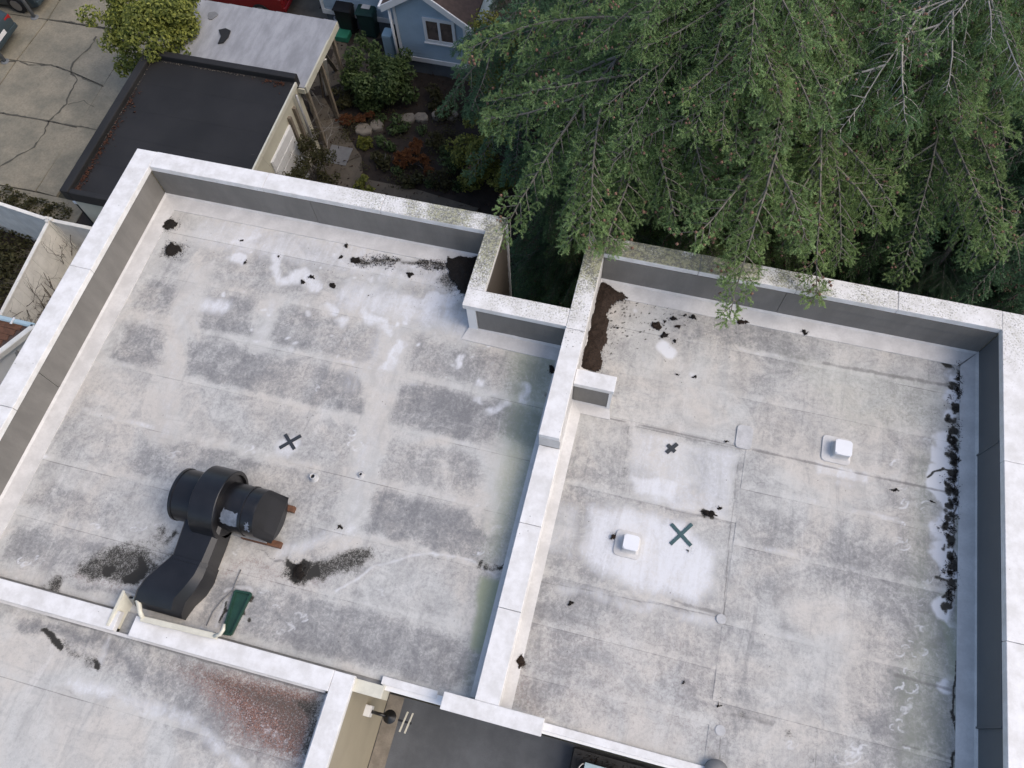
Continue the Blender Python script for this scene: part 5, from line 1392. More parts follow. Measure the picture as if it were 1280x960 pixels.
for px, py, lb in ((44, 22.5, 'grey steel post behind the dark car'), (7, 77.5, 'grey steel post in front of the dark car, at the left picture edge')):
    c = at(px, py, GZ)
    t = empty('canopy_post', (c[0], c[1], GZ)); tag(t, lb, 'post', 'grey steel posts on the driveway')
    tube('shaft', [(c[0], c[1], GZ + .02), (c[0], c[1], GZ + 2.6)], .06, M['post'], t, 12)
    lathe('foot', c[0], c[1], [(.14, GZ + .015), (.14, GZ + .035), (.07, GZ + .06)], M['post'], t, 12)

# ------------------------------------------------------------------ white fences and the small shed at the left
FZ = -5.7
def fence(name, a, b, label, z0=GZ, z1=FZ, bw=.30):
    a = np.array(a); b = np.array(b); L = np.linalg.norm(b - a); n = max(2, int(round(L / bw)))
    t = empty(name, ((a[0] + b[0]) / 2, (a[1] + b[1]) / 2, z0)); tag(t, label, 'fence', 'white board fences left of the roof')
    rs = np.random.default_rng(int(L * 100))
    d = (b - a) / L
    for i in range(n):
        p = a + d * (L * i / n + .002); q = a + d * (L * (i + 1) / n - .002)
        beam('fence_board', (p[0], p[1], (z0 + z1) / 2), (q[0], q[1], (z0 + z1) / 2), .03 + .006 * (i % 2), z1 - z0 - .02, M['fence'], t)
    beam('fence_cap', (a[0], a[1], z1), (b[0], b[1], z1), .10, .05, M['fence'], t, bev=.006)
    for q in (a, b): box('fence_post', q[0] - .05, q[0] + .05, q[1] - .05, q[1] + .05, z0, z1 + .08, M['fence'], t, .006)
k0 = at(62, 275, FZ); k1 = at(-60, 235, FZ); k2 = at(-12, 418, FZ); k3 = at(140, 291, FZ)
fence('board_fence', k1[:2], k0[:2] + [-.06, 0], 'white fence running left from the corner behind the bare shrub')
fence('board_fence', k0[:2] + [0, -.06], k2[:2], 'cream fence running towards the viewer behind the bare twigs')
fence('board_fence', k0[:2] + [.06, 0], k3[:2], 'short white fence between the corner and the large roof')
box_t = empty('timber_gate', (gx0 + .5, gy0 - .4, GZ)); tag(box_t, 'dark timber gate with a white top rail below the garage corner', 'gate')
g0, g1 = at(93, 251, GZ + 1.9), at(130, 258, GZ + 1.9)
for i in range(6):
    xa = g0[0] + (g1[0] - g0[0]) * i / 6
    box('gate_board', xa + .006, xa + (g1[0] - g0[0]) / 6 - .006, g0[1] - .04, g0[1], GZ + .05, GZ + 1.85, M['dark_roof'], box_t, .004)
box('top_rail', g0[0], g1[0], g0[1] - .06, g0[1] + .02, GZ + 1.85, GZ + 1.95, M['trim'], box_t, .006)
SZ = -4.6
s0 = at(36, 402, SZ); s1 = at(43, 407, SZ)
sh = empty('shed', (s1[0] - 1.5, s1[1] - 2, GZ)); tag(sh, 'low shed with a brown roof, pale gutter and white fascia at the left edge', 'shed')
e = at(0, 440, SZ)
sx1, sy1 = s1[0], s1[1]
# the eave on the right runs slantwise
eR = np.array([sx1, sy1]); eB = np.array([e[0] - (sx1 - e[0]) * 1.2, e[1] - (sy1 - e[1]) * 1.2]); eL = np.array([sx1 - 4, sy1 + .02])
prism('wall', [eR - [.25, .2], eL - [0, .2], eL - [0, 3], eB + [-.4, -1.2], eB + [.0, .1]], GZ, SZ - .25, M['trim'], sh)
rp = [eR - [.06, .06], eL - [0, .06], eL - [0, 3], eB - [.06, 0]]
prism('roof', rp, SZ - .12, SZ - .03, M['shingle'], sh)
for i in range(9):
    y = sy1 - .12 - i * .16
    beam('roof_plank', (eL[0], y, SZ - .022), (sx1 - .25 - (i + .5) * .16 * (sx1 - e[0]) / (sy1 - e[1]) , y, SZ - .022), .15, .02, M['wood'], sh)
beam('gutter', (eL[0], eL[1], SZ - .03), (eR[0], eR[1], SZ - .03), .12, .12, M['plastic_blue'], sh, bev=.02)
for fx in (.55, 1.6): beam('gutter_clip', (sx1 - fx, sy1 - .10, SZ + .035), (sx1 - fx, sy1 + .08, SZ + .035), .05, .02, M['trim'], sh)
beam('fascia', (eR[0], eR[1], SZ - .05), (eB[0], eB[1], SZ - .05), .14, .16, M['fence'], sh, bev=.01)
dp = [at(24, 427, SZ - .3), at(20, 431, SZ - .35), at(19, 437, SZ - .4), at(22, 443, SZ - .5), at(26, 440, SZ - .6), at(30, 420, SZ - .8)]
tube('downpipe', dp, .05, M['galv'], sh, 10)

# ------------------------------------------------------------------ garden path, stones
for i, (poly, lb) in enumerate([([(400, 152), (420, 148), (452, 196), (428, 206), (405, 198)], 0), ([(428, 206), (452, 196), (456, 238), (420, 240), (424, 222)], 0), ([(386, 122), (404, 120), (420, 148), (398, 154), (388, 140)], 0), ([(405, 198), (428, 206), (420, 240), (398, 236)], 0), ([(456, 225), (520, 238), (600, 262), (590, 275), (456, 250)], 0)]):
    pth = bpy.data.objects.get('garden_path')
    if pth is None:
        pth = empty('garden_path', (-9.6, 14, GZ)); tag(pth, kind='structure')
    P_ = np.array(pp(*poly)); cc = P_.mean(0); P_ = cc + (P_ - cc) * .985
    prism('slab', P_, GZ - .05, GZ + .05 + .006 * i, M['path'], pth, .01)
o = tag(box('drain_grate', *(lambda a: (a[0] - .35, a[0] + .35, a[1] - .35, a[1] + .35))(at(424, 196, GZ)), GZ + .06, GZ + .085, M['grey_metal'], None, .01), 'dark square inspection cover in the garden path', 'cover')
for i, (px, py, s, lb) in enumerate([(455, 164, .26, 'leftmost pale stepping stone by the garden path'), (471, 159, .22, 'second stepping stone from the garden path'), (511, 150, .22, 'stepping stone right of the small dark shrub'), (527, 149, .22, 'stepping stone left of the broken mossy log'), (547, 146, .20, 'flat mossy stone under the fir bough'), (565, 146, .2, 'rightmost mossy stone below the fir bough')]):
    c = at(px, py, GZ); rs = np.random.default_rng(300 + i)
    P_ = [(c[0] + s * rs.uniform(.8, 1.15) * math.cos(t) * 1.1, c[1] + s * rs.uniform(.8, 1.15) * math.sin(t)) for t in np.linspace(.4, 6.68, 7, endpoint=False)]
    tag(prism('stepping_stone', P_, GZ - .05, GZ + .13, M['stone'], None, .02), lb, 'stone', 'stepping stones in the garden')

# ------------------------------------------------------------------ leafy shrubs
def leaf_cloud(name, clumps, n, ls, mat, parent, seed, up=0.5, asp=0.5, shell=0.5):
    rs = np.random.default_rng(seed)
    cl = np.array(clumps, float); vol = cl[:, 3] * cl[:, 4] * cl[:, 5]; pk = rs.choice(len(cl), n, p=vol / vol.sum())
    d = rs.normal(size=(n, 3)); d /= np.linalg.norm(d, axis=1)[:, None]
    r = shell + (1 - shell) * rs.random(n) ** 0.6
    wob = 0.75 + 0.5 * fbm(d[:, 0] * 3 + pk * 7.1, d[:, 1] * 3 + d[:, 2] * 3, 3)
    P_ = cl[pk, :3] + d * cl[pk, 3:6] * (r * wob)[:, None]
    nrm = d * 0.6 + rs.normal(size=(n, 3)) * 0.45 + np.array([0, 0, up]); nrm /= np.linalg.norm(nrm, axis=1)[:, None]
    t = np.cross(nrm, rs.normal(size=(n, 3))); t /= np.linalg.norm(t, axis=1)[:, None]
    b = np.cross(nrm, t)
    L = (ls * rs.uniform(0.6, 1.3, n))[:, None]
    V = np.stack([P_ - t * L * .5, P_ + b * L * asp * .5 + nrm * L * .06, P_ + t * L * .5 - nrm * L * .12, P_ - b * L * asp * .5 + nrm * L * .06], 1).reshape(-1, 3)
    i0 = np.arange(n)[:, None] * 4
    T = np.concatenate([i0 + [0, 1, 2], i0 + [0, 2, 3]])
    # new leaves at the outside are paler than the old ones
    tip = np.clip((r - shell) / (1 - shell) * 0.7 + rs.normal(0, .22, n), 0, 1)
    me = tri_mesh(name, V, T, [mat], attr={'tip': np.repeat(tip, 4)})
    o = link(name, me, parent); return o
def stems(parent, base, tips, r, mat, seed, name='stem'):
    rs = np.random.default_rng(seed); A = Acc()
    for tp in tips:
        b = np.array(base) + np.append(rs.normal(0, .06, 2), 0); tp = np.array(tp)
        mid = (b + tp) / 2 + rs.normal(0, .12, 3)
        A.tube([b, b * .6 + mid * .4, mid, tp], [r, r * .8, r * .6, r * .25], 5)
    return A.build(name, mat, parent)
def shrub(name, label, spec, n, ls, mat, seed, cat='shrub', group=None, up=.5, asp=.5, wood='bark', r=.04, shell=.45):
    """spec: list of px, py, z, radius x, radius z"""
    cl = []
    for px, py, z, rx, rz in spec:
        c = at(px, py, z); cl.append((c[0], c[1], z, rx, rx, rz))
    c = np.array(cl); base = (c[:, 0].mean(), c[:, 1].mean(), GZ)
    t = empty(name, base); tag(t, label, cat, group)
    stems(t, base, [q[:3] for q in cl], r, M[wood], seed)
    rs = np.random.default_rng(seed + 1000); sub = []
    for q in cl:
        for k in range(5):
            d = rs.normal(size=3); d /= np.linalg.norm(d); f = rs.uniform(.45, .8); s_ = rs.uniform(.32, .58)
            sub.append((q[0] + d[0] * q[3] * f, q[1] + d[1] * q[4] * f, max(GZ + .1, q[2] + d[2] * q[5] * f), q[3] * s_, q[4] * s_, q[5] * s_))
    leaf_cloud('foliage', sub, n, ls, mat, t, seed, up, asp, shell)
    return t
shrub('laurel_bush', 'large yellow green laurel bush overhanging the driveway and the carport roof', [(135, 22, -5.0, .75, .6), (150, 45, -5.2, .8, .6), (165, 62, -5.7, .6, .5), (172, 88, -6.4, .45, .5), (180, 30, -4.5, .9, .7), (205, 55, -4.7, .75, .6), (215, 20, -4.5, .9, .7), (240, 15, -4.6, .7, .5), (190, 5, -4.4, 1.0, .7), (150, 5, -4.9, .9, .6), (225, 70, -4.9, .5, .4), (185, 100, -6.8, .4, .4), (160, 78, -6.2, .5, .5)], 15000, .12, M['laurel'], 41, r=.06)
shrub('rhododendron', 'dense dark green rhododendron bush in the garden in front of the blue house', [(462, 70, -6.3, .6, .7), (450, 95, -6.5, .7, .7), (475, 100, -6.4, .7, .7), (470, 115, -6.9, .7, .5), (445, 112, -6.9, .55, .5), (498, 82, -6.5, .55, .6), (512, 105, -6.7, .55, .55), (495, 115, -6.9, .5, .45), (455, 55, -6.3, .35, .5)], 10000, .11, M['rhodo'], 42, r=.05)
shrub('yellow_shrub', 'yellow green leafy shrub between the blue house and the firs', [(625, 50, -4.4, .8, .7), (612, 75, -5.2, .7, .7), (640, 85, -4.6, .9, .8), (625, 105, -5.8, .7, .6), (650, 50, -4.9, .8, .7), (665, 90, -5.2, .8, .7), (600, 95, -6.2, .4, .4)], 9000, .10, M['yellow'], 43)
shrub('yellow_shrub', 'green and yellow shrub at the right of the garden beneath the firs', [(600, 165, -6.2, .6, .6), (590, 190, -6.5, .6, .6), (615, 185, -6.0, .7, .7), (600, 215, -6.6, .6, .6), (580, 225, -6.9, .45, .4), (635, 210, -6.2, .7, .6), (570, 180, -6.9, .35, .4)], 9000, .095, M['yellow'], 44)
shrub('orange_fern', 'orange brown withered fern with a yellow heart in the garden bed', [(505, 192, -7.1, .3, .16), (525, 200, -7.15, .32, .16), (515, 185, -7.1, .25, .16), (530, 212, -7.2, .25, .14), (500, 202, -7.2, .22, .14), (520, 178, -7.2, .2, .14)], 1500, .16, M['orange'], 45, 'fern', up=.9, asp=.22, shell=.1, r=.015)
shrub('orange_fern', 'reddish low withered plants along the upper garden bed', [(435, 149, -7.25, .25, .12), (450, 146, -7.25, .25, .12), (462, 140, -7.25, .2, .12), (425, 151, -7.3, .18, .1)], 500, .14, M['orange'], 46, 'fern', up=.9, asp=.22, shell=.1, r=.015)
for i, (px, py, r_, lb, mt) in enumerate([(498, 155, .36, 'small dark green shrub between the stepping stones', 'rhodo'), (482, 180, .32, 'bright green small shrub left of the orange fern', 'rhodo'), (455, 178, .26, 'small leafy shrub at the bed edge by the path', 'yellow'), (475, 200, .35, 'low grey green shrub below the bright green one', 'olive'), (545, 175, .4, 'dark loose shrub above the orange fern', 'olive'), (560, 200, .45, 'dark green shrub right of the orange fern', 'rhodo'), (455, 232, .3, 'yellowish small shrub just behind the white coping', 'yellow'), (430, 122, .4, 'brownish low shrub left of the rhododendron', 'olive'), (540, 122, .4, 'dark sprawling shrub at the foot of the blue house', 'olive'), (548, 225, .45, 'dark ground shrub behind the coping right of the path', 'olive'), (515, 222, .35, 'low brown plant below the orange fern', 'olive'), (552, 140, .3, 'small shrub on the mossy stones', 'olive')]):
    shrub('garden_shrub', lb, [(px, py, GZ + r_ * .8, r_, r_ * .7), (px + 5, py + 3, GZ + r_ * .6, r_ * .7, r_ * .5)], 420, .11, M[mt], 60 + i, group='small shrubs in the garden bed', r=.02)
shrub('climbing_shrub', 'brown green shrub with bare twigs against the garage wall', [(385, 190, -6.2, .4, .5), (395, 205, -6.3, .5, .5), (375, 215, -6.3, .5, .5), (365, 222, -6.0, .45, .4), (410, 220, -6.8, .4, .4), (388, 172, -6.6, .3, .4)], 2600, .09, M['olive'], 47, shell=.3)
rs = np.random.default_rng(48); qs = []
for i in range(4000): qs.append((-12.4 + 9 * rs.random(), 8.5 + 10.5 * rs.random(), GZ + .08 + .06 * rs.random()))
V2, T2 = chips(rs, np.array(qs), 0.05)
M['leaf_brown'] = simple('leaf_brown', (0.07, 0.035, 0.02), 0.6, 3, 0.95)
tag(link('fallen_leaves', tri_mesh('fallen_leaves', V2, T2, [M['leaf_brown']])), 'brown fallen leaves and bark mulch over the garden bed', 'leaves', kind='stuff')
rs = np.random.default_rng(77)
cl = []
for i in range(46):
    q = at(rs.uniform(420, 600), rs.uniform(118, 235), GZ)
    if q[0] < at(445, q[1] * 0 + 190, GZ)[0] and q[1] < 15: continue
    r_ = rs.uniform(.12, .38); cl.append((q[0], q[1], GZ + .12, r_, r_, r_ * .7))
o = leaf_cloud('ground_plants', cl, 2600, .09, M['olive'], None, 78, up=.7, asp=.35, shell=.2); tag(o, 'low tangled ground plants covering the dark garden bed', 'plants', kind='stuff')
cl = [(q[0] + .2, q[1], GZ + .15, .22, .22, .16) for q in (at(470, 150, GZ), at(520, 165, GZ), at(548, 190, GZ), at(490, 215, GZ), at(530, 230, GZ), at(565, 235, GZ))]
o = leaf_cloud('ground_plants', cl, 900, .10, M['rhodo'], None, 79, up=.8, asp=.3, shell=.15); tag(o, 'light green weeds dotted through the garden bed', 'plants', kind='stuff')
# leafless twiggy shrubs
def bare_shrub(name, label, bases, height, n, seed, mat, spread=.5, lean=(0, 0)):
    rs = np.random.default_rng(seed); A = Acc()
    def grow(p, d, L, r, lev):
        pts = [p]; q = np.array(p); dd = np.array(d)
        for k in range(4):
            dd = dd + rs.normal(0, .22, 3); dd /= np.linalg.norm(dd)
            q = q + dd * L / 4; pts.append(q.copy())
        A.tube(pts, [r, r * .85, r * .7, r * .55, r * .4], 4 if lev else 5)
        if lev < 3:
            for k in range(rs.integers(2, 5)):
                i = rs.integers(1, 5); nd = dd + rs.normal(0, .7, 3); nd[2] += .2; nd /= np.linalg.norm(nd)
                grow(pts[i], nd, L * rs.uniform(.45, .75), r * .5, lev + 1)
    for b in bases:
        for k in range(n):
            d = np.array([rs.normal(lean[0], spread), rs.normal(lean[1], spread), 1.0]); d /= np.linalg.norm(d)
            grow(np.array(b) + np.append(rs.normal(0, .12, 2), 0), d, height * rs.uniform(.5, .8), .018, 0)
    c = np.mean(bases, 0)
    t = empty(name, tuple(c)); tag(t, label, 'shrub', 'leafless shrubs')
    A.build('branch', mat, t)
bare_shrub('bare_shrub', 'leafless tangled shrub over the cream fence at the left edge', [at(100, 335, GZ), at(82, 372, GZ), at(62, 408, GZ), at(72, 395, GZ), at(40, 425, GZ)], 1.7, 8, 51, M['twig'], .55, (-.25, 0))
bare_shrub('bare_shrub', 'leafless twiggy shrub in front of the cream garage wall', [at(370, 225, GZ), at(395, 215, GZ)], 2.3, 5, 52, M['bare'], .35)
o = leaf_cloud('ivy_cover', [(q[0], q[1], GZ + .15, .9, .9, .25) for q in (at(20, 310, GZ), at(5, 340, GZ), at(30, 335, GZ), at(0, 300, GZ), at(-15, 360, GZ))], 2500, .13, M['olive'], None, 53); tag(o, 'dark green ground cover inside the white fence', 'plants', kind='stuff')
o = leaf_cloud('hedge_strip', [(q[0], q[1], GZ + .12, .5, .35, .2) for q in (at(10, 247, GZ), at(30, 254, GZ), at(50, 262, GZ), at(75, 268, GZ))], 900, .12, M['olive'], None, 54); tag(o, 'dark weeds along the foot of the driveway by the white fence', 'plants', kind='stuff')

# ------------------------------------------------------------------ firs
M['limb'] = simple('limb', (0.17, 0.155, 0.13), 0.4, 10, 0.95)
def make_bough(seed, L=4.0, lateral=0.62, bare=0.0, cones=30, forks=True):
    rs = np.random.default_rng(seed)
    W_ = Acc(); sh_p = []; sh_d = []; sh_l = []; sh_t = []; cone_p = []
    def limb(o, d0, Ln, r, bend, lat, start):
        n = max(8, int(Ln * 6)); u = np.linspace(0, 1, n)
        d0 = np.array(d0) / np.linalg.norm(d0); sdv = np.cross([0, 0, 1.0], d0); sdv /= np.linalg.norm(sdv); upv = np.cross(d0, sdv)
        wig = 0.10 * Ln * .5 * np.sin(u * rs.uniform(2, 5) + rs.uniform(0, 6)) * u + 0.03 * np.cumsum(rs.normal(0, .3, n)) * u
        ax = np.array(o) + d0 * (u * Ln)[:, None] + sdv * wig[:, None] + upv * (bend * Ln * np.sin(np.pi * u ** 1.2) - .04 * Ln * u ** 3)[:, None]
        W_.tube(ax, list(r * (1 - u) ** .8 + .004), 5)
        def axp(t):
            t = min(max(t, 0), .9999); i = min(int(t * (n - 1)), n - 2); f = t * (n - 1) - i
            return ax[i] * (1 - f) + ax[i + 1] * f
        t = start; side = 1
        while t < 0.995:
            side = -side
            t += rs.uniform(.55, 1.3) * 0.058 / Ln
            p = axp(t)
            env = min(1.0, (t - start + .02) * 3.2) * max(0.0, 1 - t) ** .5
            lb = max(.10, lat * env * rs.uniform(.45, 1.3) + .08)
            nl = 1.0
            if rs.random() < bare * (1.2 - t):
                if rs.random() < .5: continue
                nl = 0.25
            d = d0 * rs.uniform(.35, .95) + sdv * side * rs.uniform(.5, 1.0) + upv * rs.uniform(-.45, .2); d /= np.linalg.norm(d)
            q = p.copy(); pts = [q.copy()]; m_ = max(3, int(lb / .05)); hang = rs.uniform(.04, .32)
            for k in range(m_):
                d = d - sdv * side * .03 - np.array([0, 0, hang]); d /= np.linalg.norm(d)
                q = q + d * lb / m_; pts.append(q.copy())
                fr = (k + 1) / m_
                for s2 in (-1, 1):
                    if rs.random() > nl * .88: continue
                    o_ = np.cross(d, [0, 0, 1.0]); o_ /= np.linalg.norm(o_) + 1e-6
                    e = d * rs.uniform(.4, 1.0) + o_ * s2 * rs.uniform(.4, 1.0) + np.array([0, 0, rs.uniform(-.5, .5)])
                    sh_p.append(q); sh_d.append(e / np.linalg.norm(e)); sh_l.append(rs.uniform(.07, .15) * (1 - .3 * fr))
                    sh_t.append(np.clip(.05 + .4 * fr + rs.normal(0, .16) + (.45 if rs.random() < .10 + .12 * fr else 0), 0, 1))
            sh_p.append(q); sh_d.append(d); sh_l.append(.09); sh_t.append(np.clip(.7 + rs.normal(0, .25), 0, 1))
            if cones and rs.random() < cones / 130 and t > .3: cone_p.extend([q + rs.normal(0, .04, 3) for _ in range(rs.integers(1, 4))])
            pp_ = pts[::2] if len(pts) > 4 else pts
            W_.tube(pp_, list(np.linspace(.007, .003, len(pp_))), 3)
        for tt in np.arange(max(.15, start), 1.0, .075 / Ln):
            if rs.random() < bare: continue
            e = d0 * rs.uniform(.2, 1) + sdv * rs.normal(0, .8) + upv * rs.uniform(.1, 1.0)
            sh_p.append(axp(tt)); sh_d.append(e / np.linalg.norm(e)); sh_l.append(rs.uniform(.05, .10)); sh_t.append(np.clip(.25 + tt * .3 + rs.normal(0, .2), 0, 1))
        return axp, d0, sdv
    axp, d0, sdv = limb((0, 0, 0), (1, 0, 0), L, .022, .09, lateral, .10)
    ts = np.sort(rs.uniform(.22, .82, rs.integers(4, 7))); sg = rs.choice([-1, 1])
    for t in (ts if forks else ()):
        sg = -sg
        l2 = (1 - t) * L * rs.uniform(.55, .85) + .25; an = math.radians(rs.uniform(24, 52)) * sg
        limb(axp(t), (math.cos(an), math.sin(an), rs.uniform(-.35, .1)), l2, .012, rs.uniform(-.04, .08), lateral * .62, .06)
    P_ = np.array(sh_p); D = np.array(sh_d); Ls = np.array(sh_l); Tp = np.array(sh_t)
    k = 54
    ns = len(P_)
    f = rs.random((ns, k)); ph = rs.random((ns, k)) * 6.2832
    a = np.cross(D, rs.normal(size=(ns, 3))); a /= np.linalg.norm(a, axis=1)[:, None]; b = np.cross(D, a)
    rad = a[:, None] * np.cos(ph)[..., None] + b[:, None] * np.sin(ph)[..., None]
    base = P_[:, None] + D[:, None] * (f * Ls[:, None])[..., None]
    nd = D[:, None] * .6 + rad * .85; nd /= np.linalg.norm(nd, axis=2)[..., None]
    wd = np.cross(nd, rs.normal(size=(ns, k, 3))); wd /= np.linalg.norm(wd, axis=2)[..., None]
    nl_ = (rs.uniform(.015, .028, (ns, k)))[..., None]; w_ = .0032
    V = np.stack([base - wd * w_, base + wd * w_, base + nd * nl_ + wd * w_ * .4], 2).reshape(-1, 3)
    T = np.arange(len(V)).reshape(-1, 3)
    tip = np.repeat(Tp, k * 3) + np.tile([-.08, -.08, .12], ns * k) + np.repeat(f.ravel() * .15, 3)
    mi = np.zeros(len(T), np.int32)
    if cone_p:
        CV = []; CT = []
        for c in cone_p:
            for e in range(rs.integers(1, 3)):
                o_ = np.array(c) + rs.normal(0, .035, 3); r = .021; l = .05; i0 = len(V) + len(CV)
                CV += [o_ + (0, 0, .01), o_ + (r, 0, -l * .4), o_ + (0, r, -l * .4), o_ + (-r, 0, -l * .4), o_ + (0, -r, -l * .4), o_ + (0, 0, -l)]
                for j in range(4): CT += [(i0, i0 + 1 + j, i0 + 1 + (j + 1) % 4), (i0 + 5, i0 + 1 + (j + 1) % 4, i0 + 1 + j)]
        V = np.concatenate([V, np.array(CV)]); T = np.concatenate([T, np.array(CT)]); tip = np.concatenate([tip, np.zeros(len(CV))]); mi = np.concatenate([mi, np.ones(len(CT), np.int32)])
    wm = bpy.data.meshes.new('branch'); wm.from_pydata([tuple(map(float, v)) for v in W_.V], [], W_.F); wm.materials.append(M['bare'] if bare > .3 else M['limb'])
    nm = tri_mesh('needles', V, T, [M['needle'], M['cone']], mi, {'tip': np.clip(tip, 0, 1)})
    return wm, nm
BOUGH = [make_bough(100, 4.0, .62), make_bough(101, 4.0, .74), make_bough(102, 4.0, .52), make_bough(103, 4.0, .68, .15), make_bough(104, 4.0, .58)]
BARE = [make_bough(110, 4.0, .6, .85, 6), make_bough(111, 4.0, .7, 1.0, 4)]
NARROW = [make_bough(120, 4.0, .27, forks=False), make_bough(121, 4.0, .34, forks=False)]
def recol(pair, mat):
    nm = pair[1].copy(); nm.materials[0] = mat; return (pair[0], nm)
DARK = [recol(b, M['needle_dark']) for b in BOUGH]; BARED = [recol(b, M['needle_dark']) for b in BARE]

def place_bough(tree, pair, base, tip, roll=0.0):
    base = Vector(map(float, base)); tip = Vector(map(float, tip)); d = tip - base; ln = d.length
    x = d.normalized(); z = Vector((0, 0, 1)); y = z.cross(x); y.normalize(); z = x.cross(y)
    m_ = Matrix((x, y, z)).transposed().to_4x4() @ Matrix.Rotation(roll, 4, 'X')
    s = ln / 4.0
    o = bpy.data.objects.new('branch', pair[0]); C.objects.link(o); o.parent = tree
    o.matrix_local = Matrix.Translation(base - Vector(tree.location)) @ m_ @ Matrix.Diagonal((s, s, s, 1))
    nobj = bpy.data.objects.new('needles', pair[1]); C.objects.link(nobj); nobj.parent = o
    return o

def fir(name, label, x, y, top, lmax, nb, seed, kinds, picks=(), zlo=-6.6, barek=(), pb=0.0, ymin=7.75, lean=.32, xmax=99, xmin=-99):
    rs = np.random.default_rng(seed)
    t = empty(name, (x, y, GZ)); tag(t, label, 'tree', 'firs behind the roof')
    r0 = .30
    zz = np.linspace(GZ, top, 9); tube('trunk', [(x + .05 * math.sin(z), y + .05 * math.cos(z * .7), z) for z in zz], [max(.03, r0 * (1 - (z - GZ) / (top - GZ + .5)) ** .8) for z in zz], M['bark'], t, 12)
    for px, py, tz, rise, kd in picks:
        tp = at(px, py, tz)
        place_bough(t, kd, (x, y, tz + rise), tp, rs.normal(0, .1))
    ga_ = 2.39996
    for i in range(nb):
        f = (i + .5) / nb
        z = zlo + (top - .4 - zlo) * f ** 1.15
        L = lmax * (1 - ((z - zlo) / (top - zlo)) ** 1.6) * rs.uniform(.75, 1.08) + .25
        a = i * ga_ + rs.normal(0, .25)
        sl_ = -lean * (1 - .9 * (z - zlo) / (top - zlo)) + rs.normal(0, .10)
        dx, dy = math.cos(a), math.sin(a)
        if dy < 0 and y + dy * L < ymin: L = max(.6, (ymin - y) / dy * rs.uniform(.85, 1.0))
        if dx > 0 and x + dx * L > xmax: L = max(.6, xmax - x)
        if dx < 0 and x + dx * L < xmin: L = max(.6, (xmin - x) / dx * rs.uniform(.85, 1))
        tip = (x + dx * L, y + dy * L, max(GZ + .3, z + sl_ * L))
        kk = barek if (len(barek) and rs.random() < pb) else kinds
        place_bough(t, kk[rs.integers(len(kk))], (x, y, z), tip, rs.normal(0, .15))
    for i in range(int(nb * .55)):
        z = zlo + 1.5 + (min(top, 3.6) - zlo - 1.5) * rs.random() ** .8
        L = lmax * (1 - ((z - zlo) / (top - zlo + .8)) ** 1.8) * rs.uniform(.45, 1.0) + .4
        a = math.radians(rs.uniform(-175, -5)); dx, dy = math.cos(a), math.sin(a)
        if y + dy * L < ymin: L = max(.6, (ymin - y) / dy * rs.uniform(.6, 1.0))
        if dx < 0 and x + dx * L < xmin: L = max(.6, (xmin - x) / dx * rs.uniform(.85, 1))
        tip = (x + dx * L, y + dy * L, max(GZ + .3, z - rs.uniform(.0, .3) * L))
        kk = barek if (len(barek) and rs.random() < pb) else kinds
        place_bough(t, kk[rs.integers(len(kk))], (x, y, z), tip, rs.normal(0, .2))
    return t
SUNLIT = [recol(b, M['needle_sunlit']) for b in BOUGH]; NARROW = [recol(b, M['needle_sunlit']) for b in NARROW]  # boughs recoloured to look sunlit
b0, b1, b2, b3, b4 = SUNLIT
fir('fir_tree', 'tall green fir whose long boughs hang over the back coping of the right roof', 0.9, 12.2, 5.6, 4.6, 135, 201, SUNLIT[:3] + BOUGH[3:],
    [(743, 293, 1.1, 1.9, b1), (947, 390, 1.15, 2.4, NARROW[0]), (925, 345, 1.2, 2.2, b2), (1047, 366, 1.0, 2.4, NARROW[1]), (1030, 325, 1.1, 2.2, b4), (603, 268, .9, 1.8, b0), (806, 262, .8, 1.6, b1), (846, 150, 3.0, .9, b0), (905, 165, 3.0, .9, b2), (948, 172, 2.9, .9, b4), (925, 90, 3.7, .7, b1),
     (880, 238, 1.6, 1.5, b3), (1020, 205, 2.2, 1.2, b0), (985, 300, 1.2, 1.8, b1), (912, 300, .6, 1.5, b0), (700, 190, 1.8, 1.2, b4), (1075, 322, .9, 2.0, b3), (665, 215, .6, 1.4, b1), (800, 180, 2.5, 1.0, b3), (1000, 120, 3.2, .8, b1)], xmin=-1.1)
fir('fir_tree', 'fir with pale bare twigs showing among its boughs, second tree from the right', 4.6, 12.7, 5.4, 4.3, 130, 202, BOUGH + [DARK[3]],
    [(1103, 335, .5, 1.9, b0), (1150, 300, .5, 1.6, DARK[1]), (1040, 140, 2.8, .8, BARE[0]), (1110, 110, 3.0, .7, BARE[1]), (1200, 150, 2.4, .8, BARE[0]), (1130, 190, 2.2, 1.0, b2), (1080, 230, 1.6, 1.2, b3), (1210, 110, 2.9, .7, b1), (1170, 60, 3.4, .5, BARE[1]), (1250, 90, 2.8, .8, b0)], barek=BARE, pb=.18)
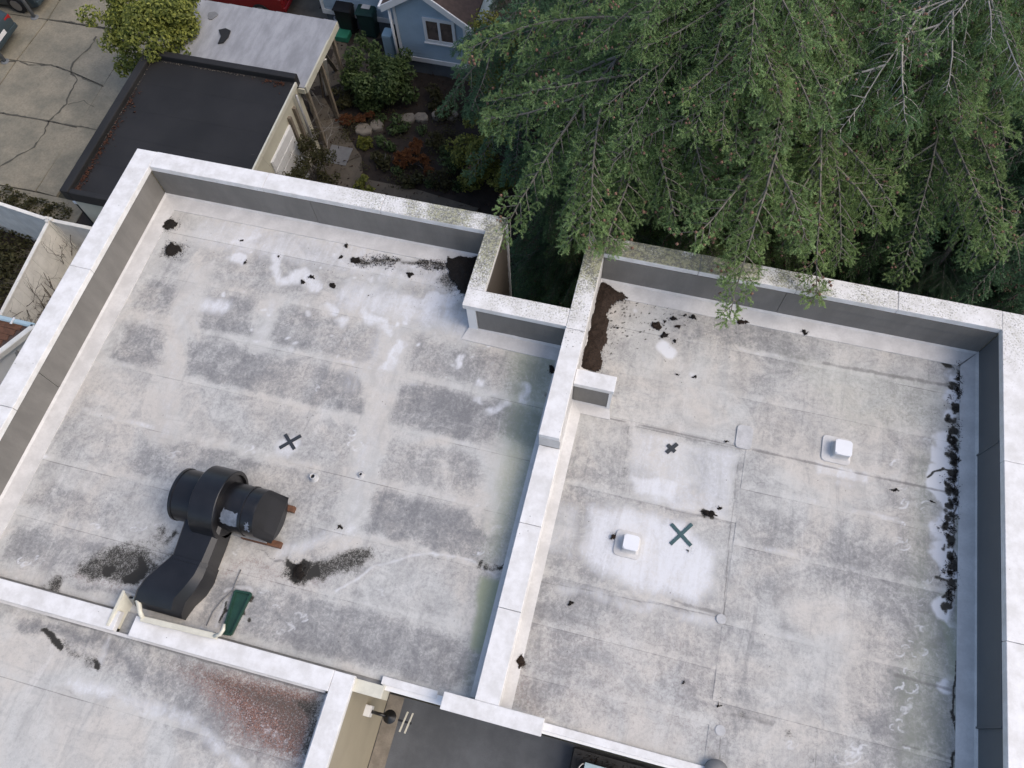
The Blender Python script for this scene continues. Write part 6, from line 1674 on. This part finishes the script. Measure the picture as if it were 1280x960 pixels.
fir('fir_tree', 'dark blue green fir at the right edge with a long bare limb', 8.0, 11.4, 5.0, 4.2, 120, 203, DARK,
    [(1205, 358, .3, 1.4, DARK[1]), (1175, 213, .6, .7, BARED[1]), (1225, 200, 1.2, .8, DARK[0]), (1255, 330, .2, 1.2, DARK[2]), (1230, 285, .4, 1.0, DARK[4])], barek=BARED, pb=.15)
fir('fir_tree', 'dark green fir rising left behind the tall one, boughs reaching towards the blue house', -1.5, 15.3, 5.0, 3.3, 110, 204, DARK[:3] + BOUGH[:2],
    [(546, 122, -2.6, 1.4, DARK[1]), (575, 205, -3.2, 1.6, DARK[0]), (665, 120, -1.2, 1.2, BOUGH[0]), (720, 110, .8, 1.0, DARK[2]), (680, 150, -1.8, 1.4, BOUGH[2])], ymin=9.0, xmin=-2.7)
fir('fir_tree', 'green fir in the back row behind the tree with bare twigs', 3.0, 16.5, 5.6, 4.2, 100, 205, BOUGH + DARK[:2])
fir('fir_tree', 'green fir in the back row at the top right corner', 8.6, 15.8, 5.6, 4.2, 95, 206, DARK + BOUGH[:2], barek=BARE, pb=.15)
fir('fir_tree', 'small dark fir filling the gap behind the notch of the roof', -0.9, 10.2, 0.2, 2.6, 80, 207, DARK + BOUGH[:2], [(655, 285, -1.5, 1.2, BOUGH[0]), (700, 285, -1.2, 1.2, DARK[1]), (668, 320, -2.8, 1.2, DARK[4]), (640, 250, -1.0, 1.0, BOUGH[1]), (625, 285, -2.5, 1.0, DARK[0])], ymin=7.9)
fir('fir_tree', 'young dark fir close behind the right end of the back parapet', 5.6, 10.0, -1.0, 2.2, 60, 208, DARK, ymin=7.9)
fir('fir_tree', 'fir in the back row left of centre above the yellow shrub', -3.6, 19.4, 2.0, 2.4, 60, 209, BOUGH[:3] + DARK[:2])
# pale stones under the firs seen in the gap beside the notch
for i, (px, py, lb) in enumerate([(688, 310, 'pale stone half hidden under the firs in the gap beside the notch'), (880, 285, 'pale stone in the dark gap under the tall fir')]):
    c = at(px, py, GZ); tag(prism('garden_stone', [(c[0] + .3 * math.cos(t), c[1] + .24 * math.sin(t)) for t in (.2, 1.3, 2.2, 3.4, 4.4, 5.5)], GZ - .05, GZ + .25, M['stone'], None, .04), lb, 'stone', 'stones under the firs')
